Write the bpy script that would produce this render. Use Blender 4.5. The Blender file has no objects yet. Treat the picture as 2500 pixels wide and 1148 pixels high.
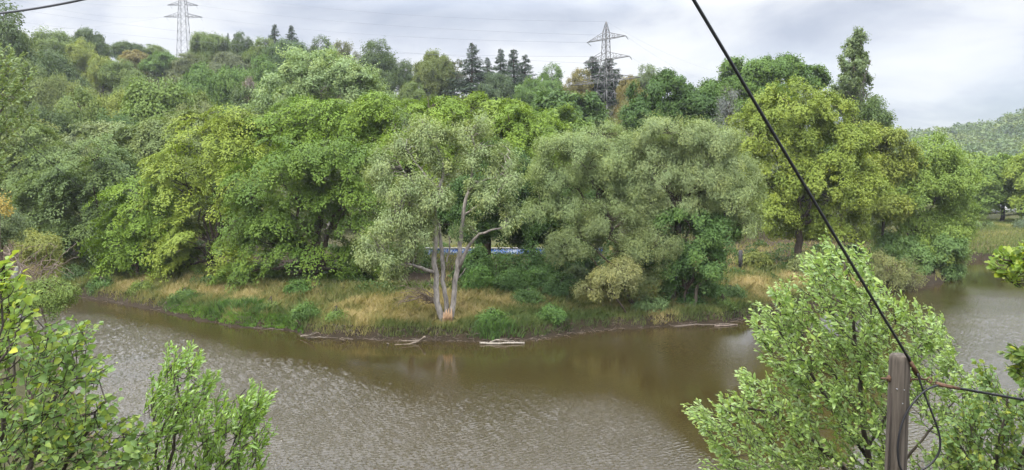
import bpy, math, zlib
import numpy as np
from math import radians

rng = np.random.default_rng(7)
scene = bpy.context.scene
COL = scene.collection

# ------------------------------------------------------------------ camera geometry
CAM = np.array([0.0, 0.0, 11.0])
FPX = 1800.0
PITCH = math.atan((574 - 450) / FPX)
CP, SP = math.cos(PITCH), math.sin(PITCH)


def S(px, py, Y):
    """World point at forward distance Y whose bearing and height are those of the given sight line."""
    a = (px - 1250.0) / FPX
    b = (574.0 - py) / FPX
    t = Y / (CP + b * SP)
    return np.array([t * a, Y, CAM[2] + t * (b * CP - SP)])


def W0(px, py, z=0.0):
    a = (px - 1250.0) / FPX
    b = (574.0 - py) / FPX
    t = (z - CAM[2]) / (b * CP - SP)
    return np.array([t * a, t * (CP + b * SP), z])


def U(px):
    return (px - 1250.0) / FPX


def nrm(v):
    return v / np.maximum(np.linalg.norm(v, axis=-1, keepdims=True), 1e-9)


# ------------------------------------------------------------------ mesh builder
class MB:
    def __init__(self):
        self.v, self.f, self.t, self.n = [], {}, {}, 0

    def add(self, verts, faces, tint=0.5):
        verts = np.asarray(verts, np.float32).reshape(-1, 3)
        faces = np.asarray(faces, np.int64)
        k = faces.shape[1]
        self.v.append(verts)
        self.f.setdefault(k, []).append(faces + self.n)
        t = np.broadcast_to(np.asarray(tint, np.float32), (len(faces),))
        self.t.setdefault(k, []).append(t)
        self.n += len(verts)

    def tube(self, pts, radii, sides=6, cap=True, tint=0.5):
        pts = np.asarray(pts, float)
        k = len(pts)
        radii = np.broadcast_to(np.asarray(radii, float), (k,))
        d = nrm(np.gradient(pts, axis=0))
        ref = np.array([0.0, 0.0, 1.0]) if abs(d[0][2]) < 0.9 else np.array([1.0, 0.0, 0.0])
        a = np.zeros((k, 3))
        cur = nrm(np.cross(d[0], ref))
        for i in range(k):
            cur = nrm(cur - d[i] * np.dot(cur, d[i]))
            a[i] = cur
        b = np.cross(d, a)
        th = np.linspace(0, 2 * np.pi, sides, endpoint=False)
        V = pts[:, None, :] + radii[:, None, None] * (a[:, None, :] * np.cos(th)[None, :, None] + b[:, None, :] * np.sin(th)[None, :, None])
        i, j = np.meshgrid(np.arange(k - 1), np.arange(sides), indexing="ij")
        j2 = (j + 1) % sides
        F = np.stack([i * sides + j, i * sides + j2, (i + 1) * sides + j2, (i + 1) * sides + j], -1).reshape(-1, 4)
        self.add(V.reshape(-1, 3), F, tint)
        if cap:
            base = self.n - k * sides
            self.f.setdefault(sides, []).append(np.array([[base + (k - 1) * sides + q for q in range(sides)]]))
            self.t.setdefault(sides, []).append(np.array([tint], np.float32))
            self.f[sides].append(np.array([[base + q for q in reversed(range(sides))]]))
            self.t[sides].append(np.array([tint], np.float32))

    def bar(self, p, q, w):
        self.tube([p, q], [w, w], 4, True)

    def box(self, c, s, rz=0.0):
        c = np.asarray(c, float)
        x, y, z = np.asarray(s, float) / 2
        V = np.array([[-x, -y, -z], [x, -y, -z], [x, y, -z], [-x, y, -z], [-x, -y, z], [x, -y, z], [x, y, z], [-x, y, z]])
        ca, sa = math.cos(rz), math.sin(rz)
        V = np.stack([V[:, 0] * ca - V[:, 1] * sa, V[:, 0] * sa + V[:, 1] * ca, V[:, 2]], -1) + c
        self.add(V, [[0, 3, 2, 1], [4, 5, 6, 7], [0, 1, 5, 4], [1, 2, 6, 5], [2, 3, 7, 6], [3, 0, 4, 7]])

    def mesh(self, name, mat, smooth=False, origin=(0, 0, 0), tintname="tint"):
        me = bpy.data.meshes.new(name)
        V = np.concatenate(self.v) - np.asarray(origin, np.float32)
        me.vertices.add(len(V))
        me.vertices.foreach_set("co", V.astype(np.float32).ravel())
        loops, starts, totals, tints, off = [], [], [], [], 0
        for k in self.f:
            F = np.concatenate(self.f[k])
            loops.append(F.ravel())
            starts.append(off + np.arange(len(F)) * k)
            totals.append(np.full(len(F), k))
            tints.append(np.concatenate(self.t[k]))
            off += F.size
        loops = np.concatenate(loops).astype(np.int32)
        starts = np.concatenate(starts).astype(np.int32)
        me.loops.add(len(loops))
        me.polygons.add(len(starts))
        me.loops.foreach_set("vertex_index", loops)
        me.polygons.foreach_set("loop_start", starts)
        try:
            me.polygons.foreach_set("loop_total", np.concatenate(totals).astype(np.int32))
        except Exception:
            pass
        if smooth:
            me.polygons.foreach_set("use_smooth", np.ones(len(starts), bool))
        at = me.attributes.new(tintname, "FLOAT", "FACE")
        at.data.foreach_set("value", np.concatenate(tints).astype(np.float32))
        me.update(calc_edges=True)
        me.materials.append(mat)
        return me

    def build(self, name, mat, parent=None, color=None, smooth=False):
        org = np.array(parent.matrix_world.translation) if parent is not None and parent.parent is None else np.zeros(3)
        if parent is not None and parent.parent is not None:
            org = np.array(parent.parent.matrix_world.translation)
        me = self.mesh(name, mat, smooth, org)
        o = bpy.data.objects.new(name, me)
        COL.objects.link(o)
        if parent is not None:
            o.parent = parent
        if color is not None:
            o.color = (*color, 1.0)
        return o


def tag(o, label=None, cat=None, group=None, kind=None):
    if label: o["label"] = label
    if cat: o["category"] = cat
    if group: o["group"] = group
    if kind: o["kind"] = kind
    return o


def empty(name, loc, label, cat, group=None):
    o = bpy.data.objects.new(name, None)
    o.empty_display_size = 0.3
    COL.objects.link(o)
    o.location = [float(x) for x in loc]
    from mathutils import Matrix
    o.matrix_world = Matrix.Translation(o.location)
    return tag(o, label, cat, group)


# ------------------------------------------------------------------ materials
def newmat(name):
    m = bpy.data.materials.new(name)
    m.use_nodes = True
    nt = m.node_tree
    nt.nodes.clear()
    out = nt.nodes.new("ShaderNodeOutputMaterial")
    return m, nt, out


def N(nt, typ, **kw):
    n = nt.nodes.new(typ)
    for k, v in kw.items():
        if k.startswith("i_"):
            key = k[2:].replace("_", " ")
            n.inputs[key].default_value = v
        else:
            setattr(n, k, v)
    return n


def ramp(nt, stops, interp="LINEAR"):
    r = nt.nodes.new("ShaderNodeValToRGB")
    r.color_ramp.interpolation = interp
    el = r.color_ramp.elements
    while len(el) < len(stops):
        el.new(0.5)
    for e, (p, c) in zip(el, stops):
        e.position = p
        e.color = (*c, 1.0) if len(c) == 3 else c
    return r


def leaf_material(name, trans=0.24, rough=0.55, spec=0.16, under=None, warm=(1.25, 1.13, 0.8), cool=(0.9, 1.0, 1.05), gain=1.45):
    """Leaves: object colour varied leaf by leaf; light passes through them."""
    m, nt, out = newmat(name)
    L = nt.links.new
    oi = N(nt, "ShaderNodeObjectInfo")
    at = N(nt, "ShaderNodeAttribute", attribute_name="tint", attribute_type="GEOMETRY")
    rp = ramp(nt, [(0.0, tuple(c * 0.8 for c in cool)), (0.5, (1, 1, 1)), (1.0, warm)])
    L(at.outputs["Fac"], rp.inputs["Fac"])
    mul = N(nt, "ShaderNodeMix", data_type="RGBA", blend_type="MULTIPLY")
    mul.inputs["Factor"].default_value = 1.0
    L(oi.outputs["Color"], mul.inputs["A"])
    L(rp.outputs["Color"], mul.inputs["B"])
    col = mul.outputs["Result"]
    if gain != 1.0:
        g = N(nt, "ShaderNodeMix", data_type="RGBA", blend_type="MULTIPLY")
        g.inputs["Factor"].default_value = 1.0
        g.inputs["B"].default_value = (gain, gain, gain, 1)
        L(col, g.inputs["A"])
        col = g.outputs["Result"]
    top = col
    if under:
        geo = N(nt, "ShaderNodeNewGeometry")
        mx = N(nt, "ShaderNodeMix", data_type="RGBA")
        mx.inputs["B"].default_value = (*under, 1)
        k = N(nt, "ShaderNodeMath", operation="MULTIPLY")
        k.inputs[1].default_value = 0.75
        L(geo.outputs["Backfacing"], k.inputs[0])
        L(k.outputs[0], mx.inputs["Factor"])
        L(col, mx.inputs["A"])
        top = mx.outputs["Result"]
    pb = N(nt, "ShaderNodeBsdfPrincipled")
    pb.inputs["Roughness"].default_value = rough
    pb.inputs["Specular IOR Level"].default_value = spec
    L(top, pb.inputs["Base Color"])
    tr = N(nt, "ShaderNodeBsdfTranslucent")
    tm = N(nt, "ShaderNodeMix", data_type="RGBA", blend_type="MULTIPLY")
    tm.inputs["Factor"].default_value = 1.0
    tm.inputs["B"].default_value = (1.15, 1.15, 0.55, 1)
    L(col, tm.inputs["A"])
    L(tm.outputs["Result"], tr.inputs["Color"])
    ms = N(nt, "ShaderNodeMixShader")
    ms.inputs[0].default_value = trans
    L(pb.outputs[0], ms.inputs[1])
    L(tr.outputs[0], ms.inputs[2])
    L(ms.outputs[0], out.inputs["Surface"])
    return m


def bark_material(name, scale=9.0, contrast=(0.5, 1.35), rough=0.9, stretch=(1, 1, 0.25), bump=0.02):
    m, nt, out = newmat(name)
    L = nt.links.new
    oi = N(nt, "ShaderNodeObjectInfo")
    tc = N(nt, "ShaderNodeTexCoord")
    mp = N(nt, "ShaderNodeMapping")
    mp.inputs["Scale"].default_value = stretch
    L(tc.outputs["Object"], mp.inputs["Vector"])
    nz = N(nt, "ShaderNodeTexNoise", i_Scale=scale, i_Detail=5.0, i_Roughness=0.65)
    L(mp.outputs[0], nz.inputs["Vector"])
    rp = ramp(nt, [(0.3, (contrast[0],) * 3), (0.7, (contrast[1],) * 3)])
    L(nz.outputs["Fac"], rp.inputs["Fac"])
    mul = N(nt, "ShaderNodeMix", data_type="RGBA", blend_type="MULTIPLY")
    mul.inputs["Factor"].default_value = 1.0
    L(oi.outputs["Color"], mul.inputs["A"])
    L(rp.outputs["Color"], mul.inputs["B"])
    pb = N(nt, "ShaderNodeBsdfPrincipled")
    pb.inputs["Roughness"].default_value = rough
    pb.inputs["Specular IOR Level"].default_value = 0.2
    L(mul.outputs["Result"], pb.inputs["Base Color"])
    bp = N(nt, "ShaderNodeBump", i_Distance=bump, i_Strength=0.6)
    L(nz.outputs["Fac"], bp.inputs["Height"])
    L(bp.outputs[0], pb.inputs["Normal"])
    L(pb.outputs[0], out.inputs["Surface"])
    return m


def plain_material(name, color, rough=0.6, metallic=0.0, noise=0.25, scale=6.0, spec=0.4):
    m, nt, out = newmat(name)
    L = nt.links.new
    tc = N(nt, "ShaderNodeTexCoord")
    nz = N(nt, "ShaderNodeTexNoise", i_Scale=scale, i_Detail=4.0)
    L(tc.outputs["Object"], nz.inputs["Vector"])
    rp = ramp(nt, [(0.3, tuple(c * (1 - noise) for c in color)), (0.7, tuple(min(1, c * (1 + noise)) for c in color))])
    L(nz.outputs["Fac"], rp.inputs["Fac"])
    pb = N(nt, "ShaderNodeBsdfPrincipled")
    pb.inputs["Roughness"].default_value = rough
    pb.inputs["Metallic"].default_value = metallic
    pb.inputs["Specular IOR Level"].default_value = spec
    L(rp.outputs["Color"], pb.inputs["Base Color"])
    L(pb.outputs[0], out.inputs["Surface"])
    return m


M_LEAF = leaf_material("tree_leaves")
M_NEEDLE = leaf_material("conifer_needles", trans=0.12, rough=0.6, spec=0.25)
M_SALLOW = leaf_material("sallow_leaves", trans=0.35, rough=0.38, spec=0.6, under=(0.34, 0.40, 0.25))
M_HAZEL = leaf_material("hazel_leaves", trans=0.40, rough=0.5, spec=0.35, under=(0.15, 0.20, 0.10), warm=(2.0, 1.45, 0.6))
M_GRASS = leaf_material("grass_blades", trans=0.3, rough=0.7, spec=0.2, warm=(1.0, 1.0, 1.0), cool=(1.0, 1.0, 1.0))
M_BARK = bark_material("bark")
M_WBARK = bark_material("willow_bark", scale=5.0, contrast=(0.35, 1.4), stretch=(1, 1, .3), bump=.05)
M_POLE = bark_material("weathered_pole_wood", scale=34, contrast=(0.28, 1.75), stretch=(1, 1, 0.04), bump=0.010)
M_STEEL_FAR = plain_material("pale_lattice_steel", (0.07, 0.072, 0.075), 0.6, 0.0, 0.1, 0.8)
M_STEEL = plain_material("galvanised_lattice_steel", (0.13, 0.125, 0.12), 0.55, 0.0, 0.2, 0.8)
M_WIRE = plain_material("aluminium_conductor", (0.16, 0.17, 0.19), 0.6, 0.0, 0.05, 1.0)
M_RUBBER = plain_material("black_cable_sheath", (0.012, 0.012, 0.014), 0.45, 0.0, 0.2, 30)
M_RUST = plain_material("rusty_clamp_steel", (0.10, 0.055, 0.032), 0.7, 0.2, 0.4, 40)
M_INSUL = plain_material("glazed_insulator", (0.28, 0.29, 0.30), 0.35, 0.0, 0.1, 5)

# ------------------------------------------------------------------ terrain
SHORE_PX = [(-700, 672), (-300, 690), (0, 708), (120, 716), (190, 724), (260, 736), (330, 746), (420, 765), (500, 783), (570, 796),
            (640, 803), (700, 806), (735, 818), (800, 824), (900, 829), (1000, 831), (1100, 832), (1180, 835), (1290, 832), (1350, 822),
            (1400, 815), (1500, 805), (1600, 798), (1700, 794), (1770, 790), (1840, 776), (1950, 752), (2060, 731), (2150, 716),
            (2215, 706), (2270, 699), (2305, 688), (2322, 668), (2330, 645), (2345, 634), (2400, 634), (2500, 640), (2700, 652), (3100, 668)]
SHORE = np.array([W0(x, y)[:2] for x, y in SHORE_PX])
SH_U = SHORE[:, 0] / SHORE[:, 1]
NEAR = [(-900, 64), (-300, 60), (-60, 56), (40, 52), (110, 46), (160, 38), (200, 31), (300, 26), (600, 23), (1250, 22), (1900, 22), (2400, 24), (2800, 30), (3400, 40)]
NR_U = np.array([U(p) for p, _ in NEAR])
NR_Y = np.array([y for _, y in NEAR], float)
NEARP = np.stack([NR_U * NR_Y, NR_Y], -1)


def poly_dist(P, L):
    """distance from points to polyline"""
    best = np.full(len(P), 1e9)
    for a, b in zip(L[:-1], L[1:]):
        ab = b - a
        t = np.clip(((P - a) @ ab) / (ab @ ab), 0, 1)
        best = np.minimum(best, np.linalg.norm(P - (a + t[:, None] * ab), axis=1))
    return best


def vnoise(x, y, seed=0):
    """smooth value noise"""
    xi, yi = np.floor(x).astype(int), np.floor(y).astype(int)
    xf, yf = x - xi, y - yi
    def h(i, j):
        n = (i * 374761393 + j * 668265263 + seed * 1442695041) & 0x7FFFFFFF
        n = ((n ^ (n >> 13)) * 1274126177) & 0x7FFFFFFF
        return ((n ^ (n >> 16)) & 0xFFFF) / 65535.0
    u, v = xf * xf * (3 - 2 * xf), yf * yf * (3 - 2 * yf)
    return (h(xi, yi) * (1 - u) + h(xi + 1, yi) * u) * (1 - v) + (h(xi, yi + 1) * (1 - u) + h(xi + 1, yi + 1) * u) * v


CREST = [(-800, 260, 56), (0, 280, 55), (250, 290, 56), (445, 300, 57), (600, 285, 52), (700, 265, 47), (900, 245, 39), (1110, 230, 36), (1300, 222, 34),
         (1480, 225, 35), (1700, 230, 32), (1900, 230, 28), (2050, 230, 20), (2200, 240, 8), (2400, 250, 4), (3500, 260, 4)]
CR_U = np.array([U(c[0]) for c in CREST])
CR_Y = np.array([c[1] for c in CREST], float)
CR_Z = np.array([c[2] for c in CREST], float)
FAR_U = np.array([U(p) for p in (1700, 2100, 2200, 2320, 2420, 2500, 2700, 3300)])
FAR_Z = np.array([34, 44, 52, 53, 60, 70, 100, 130.0])


def sstep(t):
    t = np.clip(t, 0, 1)
    return t * t * (3 - 2 * t)


def ground_z(x, y):
    x = np.atleast_1d(np.asarray(x, float)); y = np.atleast_1d(np.asarray(y, float))
    u = x / np.maximum(y, 0.5)
    P = np.stack([x, y], -1)
    ds = poly_dist(P, SHORE)
    ys = np.interp(u, SH_U, SHORE[:, 1])
    s = np.where(y > ys, ds, -ds)
    s = s + ((vnoise(x * .55, y * .55, 31) - .5) * .7 + (vnoise(x * 1.7, y * 1.7, 32) - .5) * .4) * np.exp(-(s / 2.5) ** 2)
    yn = np.interp(u, NR_U, NR_Y)
    dn = poly_dist(P, NEARP)
    near = y < yn
    land = 0.06 + 0.80 * sstep(s / 0.7) + 1.25 * sstep((s - 0.6) / 8.0) + 0.9 * sstep((s - 8) / 18)
    land += 0.22 * (vnoise(x * 0.7, y * 0.7, 3) - 0.5) * sstep(s / 3) + 0.1 * (vnoise(x * 2.3, y * 2.3, 5) - 0.5) * sstep(s / 1)
    yc = np.interp(u, CR_U, CR_Y); zc = np.interp(u, CR_U, CR_Z)
    t = np.clip((y - 98) / (yc - 98), 0, 1)
    hill = (zc - 3) * (0.45 * sstep(t) + 0.55 * t) - np.maximum(y - yc, 0) * 0.06
    hill = np.maximum(hill, 0)
    hill += (vnoise(x * 0.06, y * 0.06, 9) - 0.5) * 3.0 * sstep((y - 105) / 40)
    fz = np.interp(u, FAR_U, FAR_Z)
    far = fz * sstep((y - 330) / 420) * (u > FAR_U[0])
    far = far + (vnoise(x * 0.012, y * 0.012, 4) - 0.5) * 10 * sstep((y - 400) / 200)
    land = land + np.maximum(hill, far)
    bed = -1.6 * sstep(-s / 4)
    bed = np.where(near, bed, np.maximum(bed, -1.6 * sstep(dn / 3)))
    nl = np.minimum(0.1 + 0.42 * dn + 0.3 * (vnoise(x * 0.8, y * 0.8, 6) - 0.5) * sstep(dn / 2), 9.35)
    return np.where(near, nl, np.where(s > 0, land, bed)), s, near


def gz(x, y):
    return float(ground_z([x], [y])[0][0])


def grid_mesh(name, mat, us, ys, zfun, attr=None):
    Ug, Yg = np.meshgrid(us, ys, indexing="xy")
    X, Y = (Ug * Yg).ravel(), Yg.ravel()
    Z = zfun(X, Y)
    nu, ny = len(us), len(ys)
    i, j = np.meshgrid(np.arange(ny - 1), np.arange(nu - 1), indexing="ij")
    F = np.stack([i * nu + j, i * nu + j + 1, (i + 1) * nu + j + 1, (i + 1) * nu + j], -1).reshape(-1, 4)
    mb = MB()
    mb.add(np.stack([X, Y, Z], -1), F)
    me = mb.mesh(name, mat, True)
    if attr is not None:
        for k, val in attr(X, Y).items():
            a = me.attributes.new(k, "FLOAT", "POINT")
            a.data.foreach_set("value", val.astype(np.float32))
    o = bpy.data.objects.new(name, me)
    COL.objects.link(o)
    return o


def ground_material():
    m, nt, out = newmat("bank_and_hill_soil")
    L = nt.links.new
    tc = N(nt, "ShaderNodeTexCoord")
    at = N(nt, "ShaderNodeAttribute", attribute_name="inland")
    n1 = N(nt, "ShaderNodeTexNoise", i_Scale=0.7, i_Detail=6.0, i_Roughness=0.6)
    n2 = N(nt, "ShaderNodeTexNoise", i_Scale=6.0, i_Detail=5.0, i_Roughness=0.7)
    L(tc.outputs["Object"], n1.inputs["Vector"]); L(tc.outputs["Object"], n2.inputs["Vector"])
    add = N(nt, "ShaderNodeMath", operation="MULTIPLY_ADD")
    add.inputs[1].default_value = 3.0
    L(n1.outputs["Fac"], add.inputs[0]); L(at.outputs["Fac"], add.inputs[2])
    mr = N(nt, "ShaderNodeMapRange")
    mr.inputs["From Min"].default_value = 0.0; mr.inputs["From Max"].default_value = 40.0
    L(add.outputs[0], mr.inputs["Value"])
    rp = ramp(nt, [(0.0, (0.020, 0.016, 0.010)), (0.055, (0.036, 0.027, 0.017)), (0.085, (0.10, 0.085, 0.04)), (0.22, (0.14, 0.115, 0.05)),
                   (0.34, (0.06, 0.043, 0.028)), (0.7, (0.055, 0.043, 0.026)), (1.0, (0.07, 0.075, 0.03))])
    L(mr.outputs[0], rp.inputs["Fac"])
    r2 = ramp(nt, [(0.3, (0.6, 0.6, 0.6)), (0.72, (1.35, 1.3, 1.2))])
    L(n2.outputs["Fac"], r2.inputs["Fac"])
    mul = N(nt, "ShaderNodeMix", data_type="RGBA", blend_type="MULTIPLY")
    mul.inputs["Factor"].default_value = 1.0
    L(rp.outputs["Color"], mul.inputs["A"]); L(r2.outputs["Color"], mul.inputs["B"])
    pb = N(nt, "ShaderNodeBsdfPrincipled")
    pb.inputs["Roughness"].default_value = 0.95
    pb.inputs["Specular IOR Level"].default_value = 0.15
    L(mul.outputs["Result"], pb.inputs["Base Color"])
    bp = N(nt, "ShaderNodeBump", i_Distance=0.12, i_Strength=0.8)
    L(n2.outputs["Fac"], bp.inputs["Height"]); L(bp.outputs[0], pb.inputs["Normal"])
    L(pb.outputs[0], out.inputs["Surface"])
    return m


M_GROUND = ground_material()
us = np.linspace(-1.35, 1.35, 420)
ys = np.concatenate([[-30, -12, -5, 0.6, 2, 4], np.linspace(6, 40, 30), np.linspace(41, 110, 150)[0:], np.geomspace(112, 420, 60), np.geomspace(440, 2600, 40)])


def gatt(X, Y):
    z, s, near = ground_z(X, Y)
    d = np.where(near, 34.0, np.clip(s, 0, 40))
    d = np.where((Y > 112), 39.0, d)
    return {"inland": d}


def gzf(X, Y):
    z = ground_z(X, Y)[0]
    return np.where(Y < 1.0, 9.35, z)


# strip nearest the camera is a rectangle behind/under it, so use |Y| floor for width
ground = grid_mesh("ground", M_GROUND, us, ys[3:], gzf, gatt)
tag(ground, kind="structure")
mb = MB()
mb.add([[-40, -60, 9.36], [40, -60, 9.36], [40, 0.62, 9.36], [-40, 0.62, 9.36]], [[0, 1, 2, 3]])
road = mb.build("road", plain_material("asphalt", (0.05, 0.05, 0.05), 0.9, 0, 0.3, 20))
tag(road, kind="structure")


# ------------------------------------------------------------------ water
def water_material():
    m, nt, out = newmat("muddy_river_water")
    L = nt.links.new
    tc = N(nt, "ShaderNodeTexCoord")
    at = N(nt, "ShaderNodeAttribute", attribute_name="wind")
    mp = N(nt, "ShaderNodeMapping")
    mp.inputs["Rotation"].default_value = (0, 0, radians(20))
    mp.inputs["Scale"].default_value = (1.0, 1.6, 1.0)
    L(tc.outputs["Object"], mp.inputs["Vector"])
    n1 = N(nt, "ShaderNodeTexNoise", i_Scale=8.0, i_Detail=2.5, i_Roughness=0.5, i_Distortion=0.3)
    L(mp.outputs[0], n1.inputs["Vector"])
    n2 = N(nt, "ShaderNodeTexNoise", i_Scale=9.0, i_Detail=2.0, i_Roughness=0.5)
    L(mp.outputs[0], n2.inputs["Vector"])
    n3 = N(nt, "ShaderNodeTexNoise", i_Scale=0.16, i_Detail=3.0)
    L(tc.outputs["Object"], n3.inputs["Vector"])
    sm = N(nt, "ShaderNodeMath", operation="MULTIPLY_ADD")
    sm.inputs[1].default_value = 0.22
    L(n2.outputs["Fac"], sm.inputs[0]); L(n1.outputs["Fac"], sm.inputs[2])
    # gust texture breaks up the wind map
    g = N(nt, "ShaderNodeMapRange")
    g.inputs["From Min"].default_value = 0.3; g.inputs["From Max"].default_value = 0.7
    g.inputs["To Min"].default_value = 0.6; g.inputs["To Max"].default_value = 1.35
    L(n3.outputs["Fac"], g.inputs["Value"])
    st = N(nt, "ShaderNodeMath", operation="MULTIPLY")
    L(at.outputs["Fac"], st.inputs[0]); L(g.outputs[0], st.inputs[1])
    h = N(nt, "ShaderNodeMath", operation="MULTIPLY")
    L(sm.outputs[0], h.inputs[0]); L(st.outputs[0], h.inputs[1])
    bp = N(nt, "ShaderNodeBump", i_Strength=1.0, i_Distance=0.05)
    L(h.outputs[0], bp.inputs["Height"])
    n4 = N(nt, "ShaderNodeTexNoise", i_Scale=0.08, i_Detail=3.0)
    L(tc.outputs["Object"], n4.inputs["Vector"])
    rp = ramp(nt, [(0.3, (0.029, 0.021, 0.0068)), (0.7, (0.036, 0.026, 0.009))])
    L(n4.outputs["Fac"], rp.inputs["Fac"])
    pb = N(nt, "ShaderNodeBsdfPrincipled")
    pb.inputs["Roughness"].default_value = 0.03
    pb.inputs["IOR"].default_value = 1.50
    L(rp.outputs["Color"], pb.inputs["Base Color"])
    L(bp.outputs[0], pb.inputs["Normal"])
    L(pb.outputs[0], out.inputs["Surface"])
    return m


WAVE = 0.31


def watt(X, Y):
    """wind map: sheltered strip along the far bank, breeze over the open reach"""
    px = 1250 + FPX * X / Y
    py = 450 + FPX * CAM[2] / Y
    # breeze edge (picture of where the gusts lie on the river, in bearings and ranges)
    edge = np.interp(px, [100, 220, 400, 600, 800, 1000, 1250, 1500, 1600, 1700, 1760, 2000], [745, 770, 800, 845, 885, 925, 915, 925, 990, 1090, 1140, 1190])
    soft = np.interp(px, [200, 800, 1300, 1700], [30, 70, 110, 80])
    w = 0.95 * sstep((py - edge + 45) / (soft * 1.9)) ** 1.3
    w2 = 0.5 * np.exp(-(((px - 1650) / 90) ** 2 + ((py - 845) / 30) ** 2)) + 0.4 * np.exp(-(((px - 1480) / 80) ** 2 + ((py - 850) / 20) ** 2)) + 0.35 * np.exp(-(((px - 1730) / 110) ** 2 + ((py - 890) / 50) ** 2))
    w3 = 0.55 * sstep((px - 2150) / 150) * sstep((py - 690) / 60)
    w = np.maximum(np.maximum(w, w2), w3)
    return {"wind": 0.025 + w}


M_WATER = water_material()
_wr = np.random.default_rng(31)
_NW = 56
_lam = np.exp(_wr.uniform(math.log(.15), math.log(.34), _NW))
_dir = radians(-62) + _wr.normal(0, .62, _NW)
_kx, _ky = 2 * np.pi / _lam * np.cos(_dir), 2 * np.pi / _lam * np.sin(_dir)
_ph = _wr.uniform(0, 6.28, _NW)
_amp = WAVE * _lam / (2 * np.pi) * np.sqrt(2.0 / _NW) * np.where(_lam < .4, 1.0, .8)


def wave_z(X, Y):
    wd = watt(X, Y)["wind"]
    gust = .35 + 1.35 * (vnoise(X * .13 + Y * .05, Y * .09, 12) * .6 + vnoise(X * .5, Y * .35, 13) * .4)
    Z = np.zeros_like(X)
    for k in range(_NW):
        Z += _amp[k] * np.sin(_kx[k] * X + _ky[k] * Y + _ph[k])
    return Z * wd * gust


wys = np.concatenate([np.linspace(16, 25.5, 12), np.arange(26, 46, .05), np.arange(46, 62, .09), np.linspace(62.2, 175, 160)])
water = grid_mesh("water", M_WATER, np.concatenate([np.linspace(-1.3, -.72, 60), np.arange(-.715, .72, .00155), np.linspace(.725, 1.3, 60)]), wys, wave_z, watt)
tag(water, kind="structure")

# ------------------------------------------------------------------ foliage generators
def rand_unit(n, r=None):
    r = r or rng
    return nrm(r.normal(size=(n, 3)))


def add_leaves(mb, P, D, Nn, Lg, Wd, tint, curl=0.15):
    """one folded four-cornered leaf per point"""
    D = nrm(D)
    Sd = nrm(np.cross(D, Nn))
    Nn = np.cross(Sd, D)
    Lg = Lg[:, None]; Wd = Wd[:, None]
    a = P
    b = P + D * Lg * 0.45 + Sd * Wd * 0.5 + Nn * Wd * 0.12
    c = P + D * Lg - Nn * Lg * curl
    d = P + D * Lg * 0.45 - Sd * Wd * 0.5 + Nn * Wd * 0.12
    V = np.stack([a, b, c, d], 1).reshape(-1, 3)
    n = len(P)
    F = np.arange(n * 4).reshape(n, 4)
    mb.add(V, F, np.clip(tint, 0, 1))


def add_broad_leaves(mb, P, D, Nn, Lg, Wd, tint, curl=0.25, prof=(0.0, 0.72, 1.0, 0.72, 0.0)):
    """a leaf with a midrib fold and a rounded outline, for plants near the camera"""
    D = nrm(D)
    Sd = nrm(np.cross(D, Nn))
    Nn = np.cross(Sd, D)
    Lg = Lg[:, None]; Wd = Wd[:, None]
    curl = curl * (np.abs(rng.normal(1.0, .9, (len(P), 1))) + .1)
    ts = (0.0, 0.22, 0.5, 0.8, 1.0)
    mid = [P + D * Lg * t - Nn * Lg * curl * t * t for t in ts]
    rows = [mid[0]]
    for i in (1, 2, 3):
        w = prof[i] * 0.5
        lift = 0.28 * w
        rows += [mid[i] + Sd * Wd * w + Nn * Wd * lift, mid[i], mid[i] - Sd * Wd * w + Nn * Wd * lift]
    rows.append(mid[4])
    V = np.stack(rows, 1).reshape(-1, 3)  # 11 per leaf
    n = len(P)
    o = (np.arange(n) * 11)[:, None]
    tri = np.array([[0, 1, 2], [0, 2, 3], [7, 10, 8], [8, 10, 9]])
    quad = np.array([[1, 4, 5, 2], [2, 5, 6, 3], [4, 7, 8, 5], [5, 8, 9, 6]])
    base = mb.n
    mb.add(V, (o[:, :, None] + tri[None]).reshape(-1, 3), np.repeat(np.clip(tint, 0, 1), 4))
    q = (o[:, :, None] + quad[None]).reshape(-1, 4) + base
    mb.f.setdefault(4, []).append(q)
    mb.t.setdefault(4, []).append(np.repeat(np.clip(tint, 0, 1), 4).astype(np.float32))


STY = {
    # s: spray size m, nl: leaves per spray, thick: depth of a spray, droop, upw: how flat it lies, L, W: leaf, cover, lump: size of the crown's knobs
    "layer": dict(s=1.30, nl=145, thick=.085, droop=.24, upw=1.7, L=.20, W=.125, cover=1.35, lump=.38, jit=.24, tip=.5, var=(.5, 1.55), el=1.3, wd=.48),
    "round": dict(s=.72, nl=88, thick=.24, droop=.32, upw=.8, L=.175, W=.12, cover=1.75, lump=.36, jit=.5, tip=.2, var=(.6, 1.45)),
    "willow": dict(s=.60, nl=92, thick=.42, droop=.10, upw=.7, L=.16, W=.06, cover=1.5, lump=.36, jit=.75, tip=.6, var=(.6, 1.5)),
    "airy": dict(s=.7, nl=56, thick=.38, droop=.2, upw=.6, L=.19, W=.09, cover=.62, lump=.30, jit=.7, tip=.4, var=(.6, 1.4)),
    "poplar": dict(s=.80, nl=72, thick=.30, droop=-.3, upw=.3, L=.17, W=.13, cover=1.3, lump=.34, jit=.8, tip=.9, rise=.9, var=(.6, 1.5)),
    "dense": dict(s=.8, nl=78, thick=.30, droop=.28, upw=.9, L=.26, W=.17, cover=1.5, lump=.42, jit=.5, tip=.2, var=(.6, 1.4)),
    "shrub": dict(s=.5, nl=54, thick=.32, droop=.35, upw=.9, L=.16, W=.09, cover=1.6, lump=.40, jit=.6, tip=.4, var=(.6, 1.4)),
}


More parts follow.
